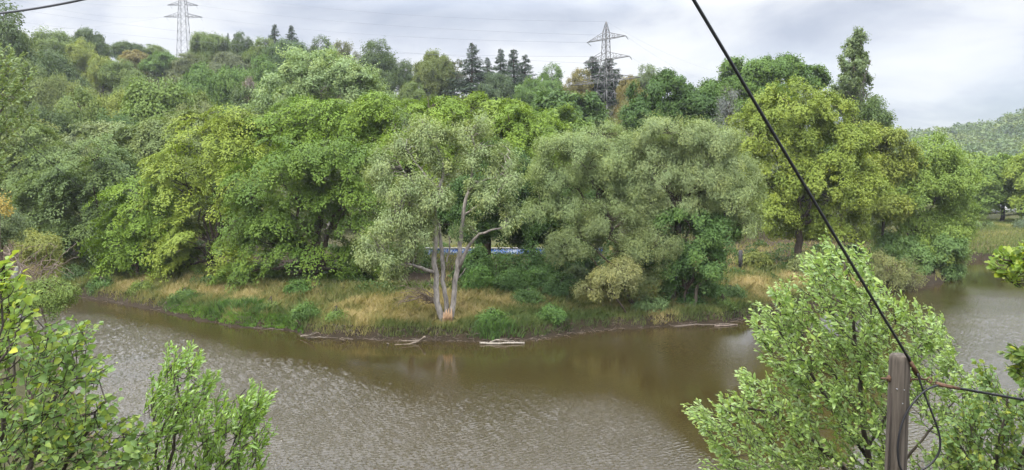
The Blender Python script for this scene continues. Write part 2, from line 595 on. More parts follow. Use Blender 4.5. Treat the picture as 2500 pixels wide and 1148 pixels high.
def crown_points(lobes, st, r, gap=0.0):
    """spray centres, outward directions and normals over knobbly lobes"""
    C, O, NN, SZ, BT = [], [], [], [], []
    for lb in lobes:
        c, R = np.array(lb[0]), np.array(lb[1])
        area = 4 * math.pi * ((R[0] * R[1]) ** 1.6 / 3 + (R[0] * R[2]) ** 1.6 / 3 + (R[1] * R[2]) ** 1.6 / 3) ** (1 / 1.6)
        s = st["s"]
        nb = max(6, int(st["cover"] * area / (1.25 * s * s)))
        nk = max(5, int(area / (math.pi * (st["lump"] * R.mean()) ** 2) * 0.9))
        kd = rand_unit(nk, r)
        kd[:, 2] = np.where(kd[:, 2] < -0.45, -kd[:, 2] * 0.5, kd[:, 2])
        kd = nrm(kd)
        kc = c + R * kd * r.uniform(0.62, 0.98, (nk, 1))
        kr = st["lump"] * R.mean() * r.uniform(0.65, 1.25, nk)
        kt = r.uniform(-0.16, 0.16, nk)
        w = kr ** 2
        k = r.choice(nk, nb, p=w / w.sum())
        e = nrm(rand_unit(nb, r) + 0.75 * kd[k] + np.array([0, 0, 0.15]))
        pos = kc[k] + e * kr[k][:, None] * r.uniform(0.55, 1.05, (nb, 1))
        # drop sprays buried deep in the lobe
        q = np.linalg.norm((pos - c) / R, axis=1)
        keep = (q > 0.55) | (r.random(nb) < 0.6)
        out = nrm((pos - c) / R)
        h = out * np.array([1, 1, 0.45]) + 0.5 * e * np.array([1, 1, 0.2]) + r.normal(0, 0.25, (nb, 3)) + np.array([0, 0, st.get("rise", 0.0)])
        nn = nrm(np.array([0, 0, 1.0]) * st["upw"] + 0.55 * e + 0.45 * out)
        C.append(pos[keep]); O.append(nrm(h)[keep]); NN.append(nn[keep])
        SZ.append((s * r.uniform(*st["var"], nb))[keep]); BT.append((0.5 + kt[k] + r.normal(0, .1, nb))[keep])
    return np.concatenate(C), np.concatenate(O), np.concatenate(NN), np.concatenate(SZ), np.concatenate(BT)


def sprays(mb, C, O, NN, SZ, BT, st, r, lscale=1.0):
    nl = st["nl"]
    n = len(C)
    O = nrm(O - NN * np.sum(O * NN, 1, keepdims=True))
    Lt = np.cross(NN, O)
    u = r.uniform(-0.55, st.get("el", 1.0), (n, nl))
    wmax = np.sqrt(np.clip(1 - ((u - 0.15) / (st.get("el", 1.0) - .1)) ** 2, 0.02, 1)) * st.get("wd", 0.62)
    v = r.uniform(-1, 1, (n, nl)) * wmax
    h = r.normal(0, st["thick"], (n, nl)) - st["droop"] * (np.maximum(u, 0) ** 2 + 0.8 * v * v)
    s = SZ[:, None, None]
    P = C[:, None] + s * (u[..., None] * O[:, None] + v[..., None] * Lt[:, None] + h[..., None] * NN[:, None])
    D = O[:, None] * (0.5 + st["tip"]) + Lt[:, None] * (np.sign(v) * 0.6)[..., None] - NN[:, None] * (st["droop"] * 0.8 * np.maximum(u, 0))[..., None] + r.normal(0, 0.28, (n, nl, 3))
    Nn = NN[:, None] + r.normal(0, st["jit"] * 0.75, (n, nl, 3))
    Lg = st["L"] * lscale * r.uniform(0.65, 1.3, (n, nl))
    Wd = st["W"] * lscale * r.uniform(0.7, 1.25, (n, nl))
    # young leaves at the tip of a spray are a yellower green
    T = BT[:, None] + r.normal(0, 0.065, (n, nl)) + 0.10 * (u - 0.2)
    f = lambda a: a.reshape(-1, 3)
    add_leaves(mb, f(P), f(D), nrm(f(Nn)), Lg.ravel(), Wd.ravel(), T.ravel())


def curve(p, q, sag=0.0, wob=0.0, k=7, r=None, lift=0.0):
    r = r or rng
    t = np.linspace(0, 1, k)[:, None]
    p, q = np.asarray(p, float), np.asarray(q, float)
    d = np.linalg.norm(q - p)
    c = p + (q - p) * t
    c[:, 2] += (lift * d * (t * (1 - t) * 4))[:, 0] - sag * d * (t * (1 - t) * 4)[:, 0]
    if wob:
        w = r.normal(0, wob * d, (k, 3)) * np.sin(np.pi * t)
        c += w
    return c


def limbs(mb, base, lobes, C, r0, r, twigs=10, lean=None, fork=None):
    """trunk, a limb into every lobe, branches from the limbs to some of the sprays"""
    cen = np.mean([l[0] for l in lobes], axis=0)
    zmin = min(l[0][2] - l[1][2] for l in lobes)
    top = max(l[0][2] for l in lobes)
    fk = np.array([base[0] * 0.45 + cen[0] * 0.55, base[1] * 0.45 + cen[1] * 0.55, max(base[2] + 1.2, zmin + 0.25 * (cen[2] - zmin))]) if fork is None else np.array(fork)
    tr = curve(base + np.array([0, 0, -0.3]), fk, 0, 0.03, 7, r)
    mb.tube(tr, np.linspace(r0, r0 * 0.72, 7) * np.array([1.25, 1.05, 1, 1, 1, 1, 1]), 9)
    nodes = []
    for c, R in lobes:
        c = np.array(c); R = np.array(R)
        end = c + np.array([0, 0, R[2] * 0.35])
        L = np.linalg.norm(end - fk)
        cv = curve(fk, end, -0.08, 0.05, 8, r)
        ra = r0 * np.clip(0.62 * (1 - 0.02 * L), 0.35, 0.62)
        mb.tube(cv, np.linspace(ra, 0.03, 8), 7)
        nodes.append(cv[2:])
    nodes = np.concatenate(nodes)
    if len(C):
        idx = r.choice(len(C), min(len(C), twigs * len(lobes)), replace=False)
        for i in idx:
            p = C[i]
            dd = np.linalg.norm(nodes - p, axis=1) + np.maximum(nodes[:, 2] - p[2], 0) * 1.5
            a = nodes[np.argmin(dd)]
            L = np.linalg.norm(p - a)
            cv = curve(a, p, -0.10, 0.06, 6, r)
            mb.tube(cv, np.linspace(min(0.02 + 0.012 * L, r0 * .4), 0.012, 6), 5)


BARK_GREY = (0.17, 0.145, 0.12)
BARK_BROWN = (0.085, 0.065, 0.048)


def lobes_world(spec, Y, depth=0.85):
    out = []
    for l in spec:
        dY = l[4] if len(l) > 4 else rng.uniform(-0.25, 0.25) * l[2] * Y / FPX
        y = Y + dY
        c = S(l[0], l[1], y)
        rx, rz = .95 * l[2] * y / FPX, .95 * l[3] * y / FPX
        out.append((c, np.array([rx, min(rx, max(rz, rx * .6)) * depth + 0.2, rz])))
    return out


def tree(name, label, Y, bx, style, color, spec, r0=0.25, cat="tree", group=None, bark=BARK_BROWN, ls=None, twigs=8, crown="crown", trunk="trunk",
         basez=None, fork=None, over=None, mat=None, seed=None):
    r = np.random.default_rng(zlib.crc32(repr((name, bx, Y, len(spec))).encode()) if seed is None else seed)
    st = dict(STY[style])
    if over: st.update(over)
    k = ls if ls is not None else np.clip(Y / 66.0, 0.35, 2.2)
    st["s"] *= k ** 0.6; st["L"] *= k; st["W"] *= k
    lobes = lobes_world(spec, Y)
    x = U(bx) * Y
    z = gz(x, Y) if basez is None else basez
    base = np.array([x, Y, z])
    root = empty(name, base, label, cat, group)
    C, O, NN, SZ, BT = crown_points(lobes, st, r)
    # keep sprays above the ground
    g = ground_z(C[:, 0], C[:, 1])[0]
    ok = C[:, 2] > np.maximum(g, 0) + 0.12
    C, O, NN, SZ, BT = C[ok], O[ok], NN[ok], SZ[ok], BT[ok]
    mb = MB()
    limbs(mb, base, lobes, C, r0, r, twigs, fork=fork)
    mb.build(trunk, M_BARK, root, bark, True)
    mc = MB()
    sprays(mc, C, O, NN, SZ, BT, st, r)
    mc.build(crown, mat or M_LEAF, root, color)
    return root


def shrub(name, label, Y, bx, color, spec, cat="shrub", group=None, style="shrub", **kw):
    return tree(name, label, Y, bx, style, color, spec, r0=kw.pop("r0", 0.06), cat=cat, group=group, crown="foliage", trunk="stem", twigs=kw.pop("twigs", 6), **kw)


# ------------------------------------------------------------------ hill tree prototypes (unit: metres, about 10 m tall)
def copy_tree(o, parent=None):
    c = o.copy()
    COL.objects.link(c)
    if parent is not None:
        c.parent = parent
    for ch in list(o.children):
        copy_tree(ch, c)
    return c


def proto_broad(seed, style, W=8.0, H=10.0, nlobe=7, ls=2.0, trunkh=0.16, cover=None):
    r = np.random.default_rng(seed)
    lobes = []
    for i in range(nlobe):
        a = 2 * np.pi * i / nlobe + r.uniform(-.4, .4)
        zz = r.uniform(0.30, 0.72)
        rad = W * 0.5 * (0.62 - 0.35 * max(0, zz - 0.5)) * r.uniform(.75, 1.1)
        R = W * r.uniform(0.20, 0.29)
        lobes.append((np.array([rad * math.cos(a), rad * math.sin(a), H * zz]), np.array([R, R, R * r.uniform(.75, 1.0)])))
    R = W * 0.27
    lobes.append((np.array([r.uniform(-.5, .5), r.uniform(-.5, .5), H - R * 0.9]), np.array([R, R, R * .9])))
    lobes.append((np.array([0, 0, H * 0.5]), np.array([W * .3, W * .3, H * .3])))
    st = dict(STY[style]); st["L"] *= ls; st["W"] *= ls; st["s"] *= 1.25
    if cover: st["cover"] = cover
    C, O, NN, SZ, BT = crown_points(lobes, st, r)
    mb = MB(); limbs(mb, np.zeros(3), lobes, C, 0.2, r, 4 if cover else 2, fork=(0, 0, H * trunkh + 1))
    mc = MB(); sprays(mc, C, O, NN, SZ, BT, st, r)
    return mb.mesh("trunk", M_BARK, True), mc.mesh("crown", M_LEAF), W, H


def proto_conifer(seed, W=4.5, H=12.0, bare=0.12, whorls=26, dens=1.0):
    r = np.random.default_rng(seed)
    mb, mc = MB(), MB()
    mb.tube(curve([0, 0, -.3], [0, 0, H], 0, 0.003, 8, r), np.linspace(0.19, 0.02, 8), 7)
    P, D, Nn, Lg, Wd, T = [], [], [], [], [], []
    nbr = int(whorls * 6.5 * dens)
    for i in range(nbr):
        f = ((i + r.uniform(-.5, .5)) / nbr)
        f = min(max(f, 0.0), .985)
        z = H * (bare + (1 - bare) * f)
        Lb = W * 0.5 * (1 - f) ** 0.95 * (1 if f > .10 else .8) + 0.15
        a = r.uniform(0, 2 * np.pi)
        L = Lb * r.uniform(.55, 1.2)
        d = np.array([math.cos(a), math.sin(a), 0])
        tip = np.array([0, 0, z]) + d * L + np.array([0, 0, (-0.42 + 0.45 * f) * L])
        cv = curve([0, 0, z], tip, 0.07, 0.02, 6, r)
        mb.tube(cv[::2], np.array([0.035, 0.022, 0.01]), 4)
        k = int(16 + L * 34)
        t = r.uniform(0.08, 1.0, k)
        side = np.array([-d[1], d[0], 0])
        pos = np.array([np.interp(t, np.linspace(0, 1, 6), cv[:, q]) for q in range(3)]).T
        sp = r.uniform(-1, 1, k) * (0.34 * L * (1 - t * 0.7) + .03)
        pos = pos + side * sp[:, None] + np.array([0, 0, -1]) * (np.abs(sp) * .5 + r.uniform(-.05, .22, k))[:, None]
        P.append(pos); D.append(d * 0.8 + side * np.sign(sp)[:, None] * .6 + np.array([0, 0, -.5]) + r.normal(0, .3, (k, 3)))
        Nn.append(np.array([0, 0, 1.0]) + r.normal(0, .55, (k, 3)))
        q_ = .45 + .55 * (1 - f)
        Lg.append(r.uniform(.25, .55, k) * q_); Wd.append(r.uniform(.08, .18, k) * q_); T.append(np.clip(.45 + r.normal(0, .15, k), 0, 1))
    P, D, Nn = np.concatenate(P), np.concatenate(D), nrm(np.concatenate(Nn))
    add_leaves(mc, P, D, Nn, np.concatenate(Lg), np.concatenate(Wd), np.concatenate(T))
    return mb.mesh("trunk", M_BARK, True), mc.mesh("crown", M_NEEDLE), W, H


PROTO = {}


def proto(kind, v):
    key = (kind, v)
    if key not in PROTO:
        if kind == "dense": PROTO[key] = proto_broad(100 + v, "dense", W=8.2 + .5 * (v % 3), H=9.5 + (v % 2), nlobe=6 + v % 4, ls=1.0)
        elif kind == "round": PROTO[key] = proto_broad(200 + v, "round", W=8.0, H=9.5, nlobe=8 + v % 3, ls=1.4)
        elif kind == "airy": PROTO[key] = proto_broad(300 + v, "airy", W=7.0, H=10.5, nlobe=7 + v % 3, ls=1.7, trunkh=.22, cover=.8)
        elif kind == "tall": PROTO[key] = proto_broad(350 + v, "airy", W=4.2, H=10.5, nlobe=6, ls=1.7, trunkh=.32, cover=.8)
        elif kind == "spruce": PROTO[key] = proto_conifer(400 + v, W=4.4 + .5 * (v % 2), H=12, bare=.10)
        elif kind == "larch": PROTO[key] = proto_conifer(500 + v, W=5.0, H=13, bare=.30, whorls=22, dens=.8)
    return PROTO[key]


HILLN = {"dense": "broadleaf_tree", "round": "broadleaf_tree", "airy": "broadleaf_tree", "tall": "slender_tree", "spruce": "spruce_tree", "larch": "conifer_tree"}
SRC = {}


def hill_tree(kind, v, px, ptop, wpx, Y, color, label, group="trees on the wooded hillside", bark=BARK_BROWN, sink=None):
    mt, mcn, W, H = proto(kind, v)
    top = S(px, ptop, Y)
    z = gz(top[0], Y)
    w = wpx * Y / FPX * 1.12
    h = top[2] - z
    if sink: h = max(h, sink)
    if h < 3.0:
        h = 3.0
    z0 = top[2] - h
    if kind in ("spruce", "larch"):
        w *= 2.1
    if h > 2.1 * w and kind in ("dense", "round", "airy"):  # keep the tree's proportions; the slope hides its foot
        w = h / 2.1
    root = empty(HILLN[kind], (top[0], Y, z0), label, "tree", group)
    r = np.random.default_rng(int(px * 7 + ptop))
    root.rotation_euler = (0, 0, r.uniform(0, 6.28))
    root.scale = (w / W, w / W, h / H)
    for nm, me, cl in (("trunk", mt, bark), ("crown", mcn, color)):
        o = bpy.data.objects.new(nm, me)
        COL.objects.link(o)
        o.parent = root
        o.color = (*cl, 1)
    return root


# ------------------------------------------------------------------ near plants grown shoot by shoot
def in_poly(x, y, poly):
    p = np.asarray(poly, float)
    c = np.zeros(len(x), bool)
    j = len(p) - 1
    for i in range(len(p)):
        xi, yi = p[i]; xj, yj = p[j]
        k = ((yi > y) != (yj > y)) & (x < (xj - xi) * (y - yi) / (yj - yi + 1e-12) + xi)
        c ^= k
        j = i
    return c


def near_plant(name, label, cat, Y, poly, stems, n, leaf, mat, color, wind, shoot=(0.25, 0.5), nl=14, thick=0.8, r0=0.035, seed=1, group=None,
               bark=(0.06, 0.05, 0.04), parts=("foliage", "stem"), prof=(0, .72, 1, .72, 0), tintbias=0.0, updir=0.6, root_xy=None, dens=None, flutter=.7):
    r = np.random.default_rng(seed)
    poly = np.array(poly, float)
    lo, hi = poly.min(0), poly.max(0)
    pts = []
    while len(pts) < n:
        q = r.uniform(lo, hi, (n * 2, 2))
        q = q[in_poly(q[:, 0], q[:, 1], poly)]
        if dens is not None:
            q = q[r.random(len(q)) < dens(q[:, 0], q[:, 1])]
        pts.extend(q.tolist())
    pts = np.array(pts[:n])
    dY = r.uniform(-thick, thick, n)
    tips = np.array([S(p[0], p[1], Y + d) for p, d in zip(pts, dY)])
    mb = MB()
    nodes, par = [], []
    base = None
    for sp in stems:
        P = np.array([S(p[0], p[1], Y + (p[2] if len(p) > 2 else 0)) for p in sp[:-1]])
        w = sp[-1]
        if w > 0:
            g = gz(P[0][0], P[0][1])
            if P[0][2] > g + 0.2 and w >= r0 * 0.8:
                P = np.concatenate([[[P[0][0] + (P[0][0] - P[1][0]) * .3, P[0][1], g - 0.2]], P])
        t = np.linspace(0, 1, len(P)); tt = np.linspace(0, 1, 14)
        C = np.array([np.interp(tt, t, P[:, k]) for k in range(3)]).T
        C[1:-1] += r.normal(0, 0.012, (12, 3))
        mb.tube(C, np.linspace(abs(w), abs(w) * 0.28, 14), 7)
        if base is None: base = C[0].copy()
        nodes.extend(C[3:].tolist())
    nodes = np.array(nodes)
    root = empty(name, base, label, cat, group)
    order = np.argsort([np.min(np.linalg.norm(nodes - t, axis=1)) for t in tips])
    mf = MB()
    wv = np.array([wind[0], 0.0, wind[1]])
    LP, LD, LN, LL, LW, LT = [], [], [], [], [], []
    for i in order:
        tp = tips[i]
        L = r.uniform(*shoot)
        dd = np.linalg.norm(nodes - tp, axis=1) + np.maximum(nodes[:, 2] - tp[2] + 0.1, 0) * 2.0
        dd = np.where(dd < 0.12, 9, dd)
        a = nodes[np.argmin(dd)]
        d = nrm(nrm(tp - a) + wv * 0.9 + np.array([0, 0, updir]) + r.normal(0, .22, 3))
        s0 = tp - d * L
        m = a * 0.45 + s0 * 0.55 - np.array([0, 0, 0.05 * np.linalg.norm(s0 - a)])
        path = np.array([a, m, s0, s0 + (tp - s0) * .5 + np.array([0, 0, .02]), tp])
        t = np.linspace(0, 1, 5); tt = np.linspace(0, 1, 8)
        path = np.array([np.interp(tt, t, path[:, k]) for k in range(3)]).T
        dl = np.linalg.norm(tp - a)
        mb.tube(path, np.linspace(0.004 + 0.004 * min(dl, 1.5), 0.0018, 8), 4, False)
        nodes = np.concatenate([nodes, path[3:6]])
        k = max(4, int(nl * L / np.mean(shoot) * r.uniform(.8, 1.2)))
        u = np.linspace(0.02, 1.0, k) + r.normal(0, .02, k)
        pos = s0 + (tp - s0) * u[:, None]
        sd = nrm(np.cross(d, r.normal(0, 1, 3)))
        sd2 = np.cross(d, sd)
        ph = np.arange(k) * 2.4 + r.uniform(0, 6)
        lat = sd * np.cos(ph)[:, None] + sd2 * np.sin(ph)[:, None]
        D = d * 0.75 + lat * (0.8 - 0.35 * u)[:, None] + wv * 0.7 + r.normal(0, .22, (k, 3))
        Nn = np.array([0, -0.25, 0.9]) + 0.35 * lat + r.normal(0, flutter * .6, (k, 3))
        sz = (0.55 + 0.45 * np.sin(np.pi * np.clip(u * .85 + .12, 0, 1))) * r.uniform(.55, 1.25, k)
        LP.append(pos); LD.append(D); LN.append(Nn); LL.append(leaf[0] * sz); LW.append(leaf[1] * sz)
        LT.append(0.45 + tintbias + r.normal(0, .2, k) + 0.25 * np.maximum(u - .6, 0) + r.normal(0, .06))
    LT = np.concatenate(LT)
    if mat is M_HAZEL:
        LT = np.where(r.random(len(LT)) < 0.02, 1.0, np.minimum(LT, .8))
    add_broad_leaves(mf, np.concatenate(LP), np.concatenate(LD), nrm(np.concatenate(LN)), np.concatenate(LL), np.concatenate(LW), LT, prof=prof)
    mb.build(parts[1], M_BARK, root, bark, True)
    mf.build(parts[0], mat, root, color)
    return root
USE_HAZE = True
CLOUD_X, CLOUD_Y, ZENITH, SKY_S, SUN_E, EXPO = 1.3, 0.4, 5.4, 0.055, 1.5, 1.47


# ------------------------------------------------------------------ trees on the point of land
G_BRIGHT = (0.105, 0.165, 0.022)
G_YEL = (0.145, 0.180, 0.028)
G_DARK = (0.056, 0.094, 0.018)
G_MID = (0.075, 0.120, 0.026)
G_GREY = (0.102, 0.142, 0.048)
G_WIL = (0.168, 0.215, 0.092)
G_POP = (0.185, 0.245, 0.110)
G_LIME = (0.160, 0.205, 0.038)
G_BLUE = (0.055, 0.085, 0.045)

FOREST = "broadleaf trees in the wood on the point"
# left wood
tree("broadleaf_tree", "grey-green tree at the far left end of the wood above the brush bank", 86, 60, "layer", G_GREY,
     [(40, 430, 110, 90), (140, 480, 100, 90), (60, 540, 100, 80), (20, 350, 90, 60), (130, 590, 70, 60), (90, 390, 60, 60)], 0.28, group=FOREST)
tree("broadleaf_tree", "dull grey-green tree with drooping sprays, first behind the yellow bush on the bank", 81, 235, "layer", (0.088, 0.128, 0.044),
     [(230, 420, 100, 80), (180, 500, 100, 90), (280, 480, 80, 90), (190, 590, 80, 60), (250, 560, 80, 60)], 0.28, group=FOREST)
tree("broadleaf_tree", "small bright green tree with low sprays between the grey-green tree and the tall hornbeam", 75, 330, "layer", G_BRIGHT,
     [(340, 495, 75, 60), (300, 570, 75, 50), (370, 610, 85, 50), (310, 640, 70, 35), (400, 550, 60, 70), (290, 665, 50, 22)], 0.2, group=FOREST)
tree("broadleaf_tree", "tall yellow-green hornbeam rising on the left of the dark maple", 74, 500, "layer", (0.150, 0.195, 0.032),
     [(510, 370, 110, 80), (580, 330, 80, 50), (450, 460, 110, 80), (530, 560, 120, 80), (610, 450, 80, 110), (440, 590, 80, 50), (510, 640, 100, 45), (560, 290, 45, 30), (450, 665, 70, 26), (540, 675, 70, 28)], 0.35, group=FOREST)
tree("broadleaf_tree", "grey olive crown showing above and behind the yellow-green hornbeam", 89, 410, "layer", (0.112, 0.145, 0.050),
     [(400, 340, 100, 60), (470, 310, 60, 40), (330, 360, 70, 50), (380, 400, 90, 50), (440, 380, 80, 60)], 0.25, group=FOREST)
tree("broadleaf_tree", "largest dark green maple whose layered boughs hang to the grass, middle of the wood", 67, 770, "layer", (0.078, 0.128, 0.021),
     [(670, 440, 110, 90), (790, 420, 120, 85), (700, 540, 130, 80), (850, 510, 110, 100), (640, 610, 90, 60), (760, 630, 120, 70), (860, 640, 90, 60), (870, 420, 90, 80), (620, 520, 70, 60), (800, 690, 90, 35), (600, 680, 70, 32), (700, 700, 80, 26), (880, 695, 80, 28), (920, 620, 40, 50)],
     0.45, group=FOREST)
tree("broadleaf_tree", "bright yellow-green maple crown directly above the dark maple", 76, 760, "layer", G_BRIGHT,
     [(690, 340, 90, 60), (800, 320, 110, 65), (880, 300, 70, 50), (740, 290, 70, 45), (850, 360, 90, 60)], 0.35, group=FOREST)
tree("broadleaf_tree", "bright yellow-green crown with drooping tips above the multi-stemmed willow's left side", 75, 1010, "layer", (0.118, 0.178, 0.024),
     [(960, 300, 90, 55), (1050, 280, 90, 45), (1000, 370, 100, 70), (940, 390, 70, 70), (920, 260, 50, 35), (1080, 360, 80, 60)], 0.35, group=FOREST)
tree("broadleaf_tree", "bright yellow-green crown straight behind the willow's right-hand top", 76, 1180, "layer", (0.125, 0.180, 0.026),
     [(1160, 285, 80, 45), (1220, 290, 60, 50), (1190, 370, 100, 70), (1120, 330, 70, 50), (1240, 360, 70, 60)], 0.35, group=FOREST)
tree("broadleaf_tree", "bright yellow-green tree filling the gap between the two willow groups", 73, 1300, "layer", (0.115, 0.175, 0.025),
     [(1280, 330, 75, 55), (1345, 370, 50, 45), (1260, 410, 80, 80), (1240, 290, 40, 40), (1330, 430, 60, 60)], 0.3, group=FOREST)
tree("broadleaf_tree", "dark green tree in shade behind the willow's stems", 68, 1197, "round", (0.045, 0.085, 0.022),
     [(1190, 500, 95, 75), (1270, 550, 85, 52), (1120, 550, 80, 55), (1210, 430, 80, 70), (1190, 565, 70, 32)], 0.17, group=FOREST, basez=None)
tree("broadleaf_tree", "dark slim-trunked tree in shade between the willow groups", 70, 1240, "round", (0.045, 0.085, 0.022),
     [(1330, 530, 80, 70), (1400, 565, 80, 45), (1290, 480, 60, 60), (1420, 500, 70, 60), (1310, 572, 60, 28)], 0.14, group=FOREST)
# pale poplars behind
tree("poplar_tree", "pale silvery green poplar with many upright tops behind the maples", 100, 790, "poplar", G_POP,
     [(730, 200, 45, 55), (690, 250, 55, 60), (790, 215, 55, 60), (845, 210, 50, 55), (850, 270, 70, 65), (660, 310, 45, 50), (750, 300, 90, 60), (910, 260, 45, 45), (640, 290, 30, 35), (800, 150, 25, 25), (725, 150, 22, 28), (890, 200, 25, 28), (950, 290, 40, 40)],
     0.4, bark=(0.22, 0.2, 0.16))
# lime and companions on the right
tree("lime_tree", "tall rounded yellow-green lime tree with a golden top, beside the columnar poplar", 79, 1950, "round", G_LIME,
     [(1920, 265, 100, 62), (1965, 290, 65, 50), (1860, 330, 80, 75), (1990, 310, 90, 85), (2050, 380, 85, 80), (1900, 430, 95, 85), (2000, 460, 100, 85), (2085, 470, 65, 75), (1880, 520, 65, 55), (2040, 545, 80, 50), (1950, 550, 80, 50), (1830, 420, 40, 50)],
     0.45, over=dict(cover=1.1, lump=.30))
tree("broadleaf_tree", "yellowish small-crowned tree between the lime and the tree leaning over the water", 86, 2170, "round", (0.150, 0.180, 0.036),
     [(2165, 370, 55, 50), (2130, 430, 55, 60), (2190, 430, 55, 60), (2150, 510, 60, 60), (2120, 330, 30, 28)], 0.2)
tree("broadleaf_tree", "open feathery green tree with dark slim stems standing over the water at the point's tip", 87, 2215, "airy", (0.14, 0.20, 0.045),
     [(2270, 390, 70, 55), (2250, 470, 90, 70), (2310, 450, 55, 80), (2220, 560, 80, 60), (2290, 580, 75, 60), (2180, 500, 60, 70), (2330, 540, 40, 60), (2260, 630, 90, 45), (2200, 620, 60, 50)],
     0.25, over=dict(cover=1.5, nl=56), twigs=14)
tree("willow_bush", "dark bluish-green bush drooping into the river at the point's tip", 85, 2270, "round", (0.100, 0.160, 0.050),
     [(2280, 660, 60, 40), (2230, 650, 60, 50), (2310, 620, 40, 50), (2200, 620, 50, 50)], 0.15, cat="bush")
# right willow group
WIL = "crack willows on the point"
tree("willow_tree", "broad grey-green willow, left one of the right-hand pair, arching towards the gap", 61, 1560, "willow", G_WIL,
     [(1400, 395, 95, 62), (1470, 350, 70, 42), (1350, 460, 70, 62), (1325, 525, 45, 36), (1440, 450, 90, 60), (1500, 420, 60, 60), (1400, 520, 70, 40), (1520, 480, 60, 50)], 0.35, group=WIL, bark=BARK_BROWN, twigs=16)
tree("willow_tree", "broad grey-green willow, right one of the pair, with dark limbs showing under its domed top", 60.5, 1640, "willow", (0.176, 0.218, 0.098),
     [(1640, 345, 95, 50), (1720, 360, 85, 55), (1580, 390, 60, 55), (1620, 440, 90, 60), (1720, 460, 90, 60), (1800, 430, 50, 50), (1560, 520, 65, 45), (1670, 510, 90, 45), (1690, 400, 80, 60)], 0.4, group=WIL, bark=BARK_BROWN, twigs=16)
t = tree("willow_tree", "slender willow leaning right on a bare dark trunk beside the dry meadow", 59, 1690, "willow", (0.165, 0.208, 0.088),
         [(1790, 500, 55, 42), (1810, 560, 35, 40), (1755, 470, 45, 45), (1835, 470, 30, 35)], 0.16, group=WIL, bark=(0.11, 0.09, 0.07), twigs=14, fork=S(1765, 580, 59.5))
tree("willow_tree", "low olive willow with a rounded crown over the bank under the pair of willows", 58.5, 1560, "willow", (0.120, 0.150, 0.060),
     [(1490, 560, 80, 50), (1560, 630, 70, 60), (1540, 690, 60, 40), (1610, 600, 40, 50), (1420, 600, 60, 45), (1380, 620, 50, 45)], 0.2, group=WIL, twigs=12)
tree("willow_bush", "pale yellowish willow bush with bare twigs hanging over the bank", 56.5, 1540, "willow", (0.200, 0.205, 0.085),
     [(1470, 695, 45, 32), (1510, 680, 50, 40), (1440, 712, 28, 20)], 0.08, cat="bush", twigs=40)
tree("broadleaf_tree", "fresh green tree under the right willow beside the leaning trunk", 59.5, 1660, "round", (0.070, 0.125, 0.036),
     [(1680, 560, 75, 50), (1640, 640, 55, 55), (1710, 640, 60, 60), (1680, 700, 60, 40), (1750, 570, 45, 45)], 0.14, group=FOREST)

# ---- the multi-stemmed willow at the water's edge
YW = 53.6
wb = W0(1082, 790, 0.9)
YW = wb[1]
wr = empty("willow_tree", (S(1080, 780, YW)[0], YW, gz(S(1080, 780, YW)[0], YW)), "tall multi-stemmed willow with bare grey stems and thin olive foliage at the water's edge", "tree", WIL)
STEMS = [
    [(1085, 792, .0, .30), (1068, 745, 0, .25), (1066, 690, .1, .23), (1060, 640, .1, .21), (1063, 580, .2, .19), (1060, 520, .3, .16), (1072, 460, .4, .14), (1085, 410, .5, .10), (1060, 340, .7, .05)],
    [(1092, 785, .3, .24), (1090, 740, .4, .20), (1083, 690, .5, .18), (1082, 640, .5, .17), (1076, 590, .6, .15), (1070, 545, .7, .10), (1040, 480, 1, .08), (985, 420, 1.3, .05), (960, 370, 1.5, .03)],
    [(1096, 782, .1, .26), (1108, 740, .1, .23), (1110, 690, .0, .22), (1118, 640, -.1, .20), (1126, 580, -.1, .17), (1132, 520, -.1, .15), (1143, 470, 0, .13), (1152, 430, .2, .10), (1160, 360, .4, .06), (1150, 320, .6, .03)],
]
EXTRA = [
    [(1120, 655, -.1, .16), (1140, 605, -.4, .13), (1165, 575, -.7, .10), (1200, 560, -1, .07), (1235, 555, -1.3, .04)],
    [(1060, 665, .1, .15), (1030, 655, -.5, .12), (1000, 645, -1, .08), (965, 650, -1.6, .05), (930, 630, -2.0, .03)],
    [(1145, 465, 0, .09), (1180, 440, -.3, .07), (1215, 430, -.6, .05), (1250, 400, -1, .03)],
    [(1072, 465, .4, .09), (1040, 430, .2, .07), (1010, 390, .0, .05), (990, 360, -.2, .03)],
    [(1090, 640, .4, .08), (1098, 605, .5, .06), (1096, 575, .5, .035)],
    [(1110, 690, 0, .05), (1128, 668, -.2, .03), (1138, 655, -.3, .02)],
    [(1062, 590, .2, .08), (1020, 560, -.6, .06), (975, 540, -1.2, .04)],
    [(1132, 525, -.1, .08), (1170, 500, -.8, .06), (1210, 485, -1.3, .03)],
]
wlobes = lobes_world([(1050, 335, 42, 32, .6), (1035, 310, 22, 20, .7), (1090, 345, 32, 28, .4), (1020, 385, 45, 34, .3), (960, 375, 36, 30, .8), (985, 350, 24, 20, .6), (940, 420, 34, 36, .2), (965, 470, 42, 36, -.6), (1155, 335, 38, 30, .5), (1170, 305, 18, 18, .6),
                      (1195, 370, 34, 30, .2), (1180, 410, 50, 36, 0), (1235, 400, 30, 26, -.5), (1245, 450, 28, 34, -.9), (1110, 405, 40, 36, .8), (1010, 470, 45, 34, -.8), (1000, 525, 48, 32, -.9), (1065, 495, 34, 30, -1), (1205, 500, 40, 30, -1.3), (1160, 470, 30, 26, -.4),
                      (925, 590, 40, 34, -1.8), (900, 615, 26, 22, -1.9), (935, 645, 38, 30, -2), (960, 675, 26, 22, -2.1), (965, 550, 42, 34, -1.2), (1015, 580, 40, 34, -.8), (1235, 545, 26, 22, -1.2), (1000, 620, 34, 26, -1), (1040, 540, 30, 24, -1.1), (1130, 560, 22, 18, -.5)], YW)
r_ = np.random.default_rng(5)
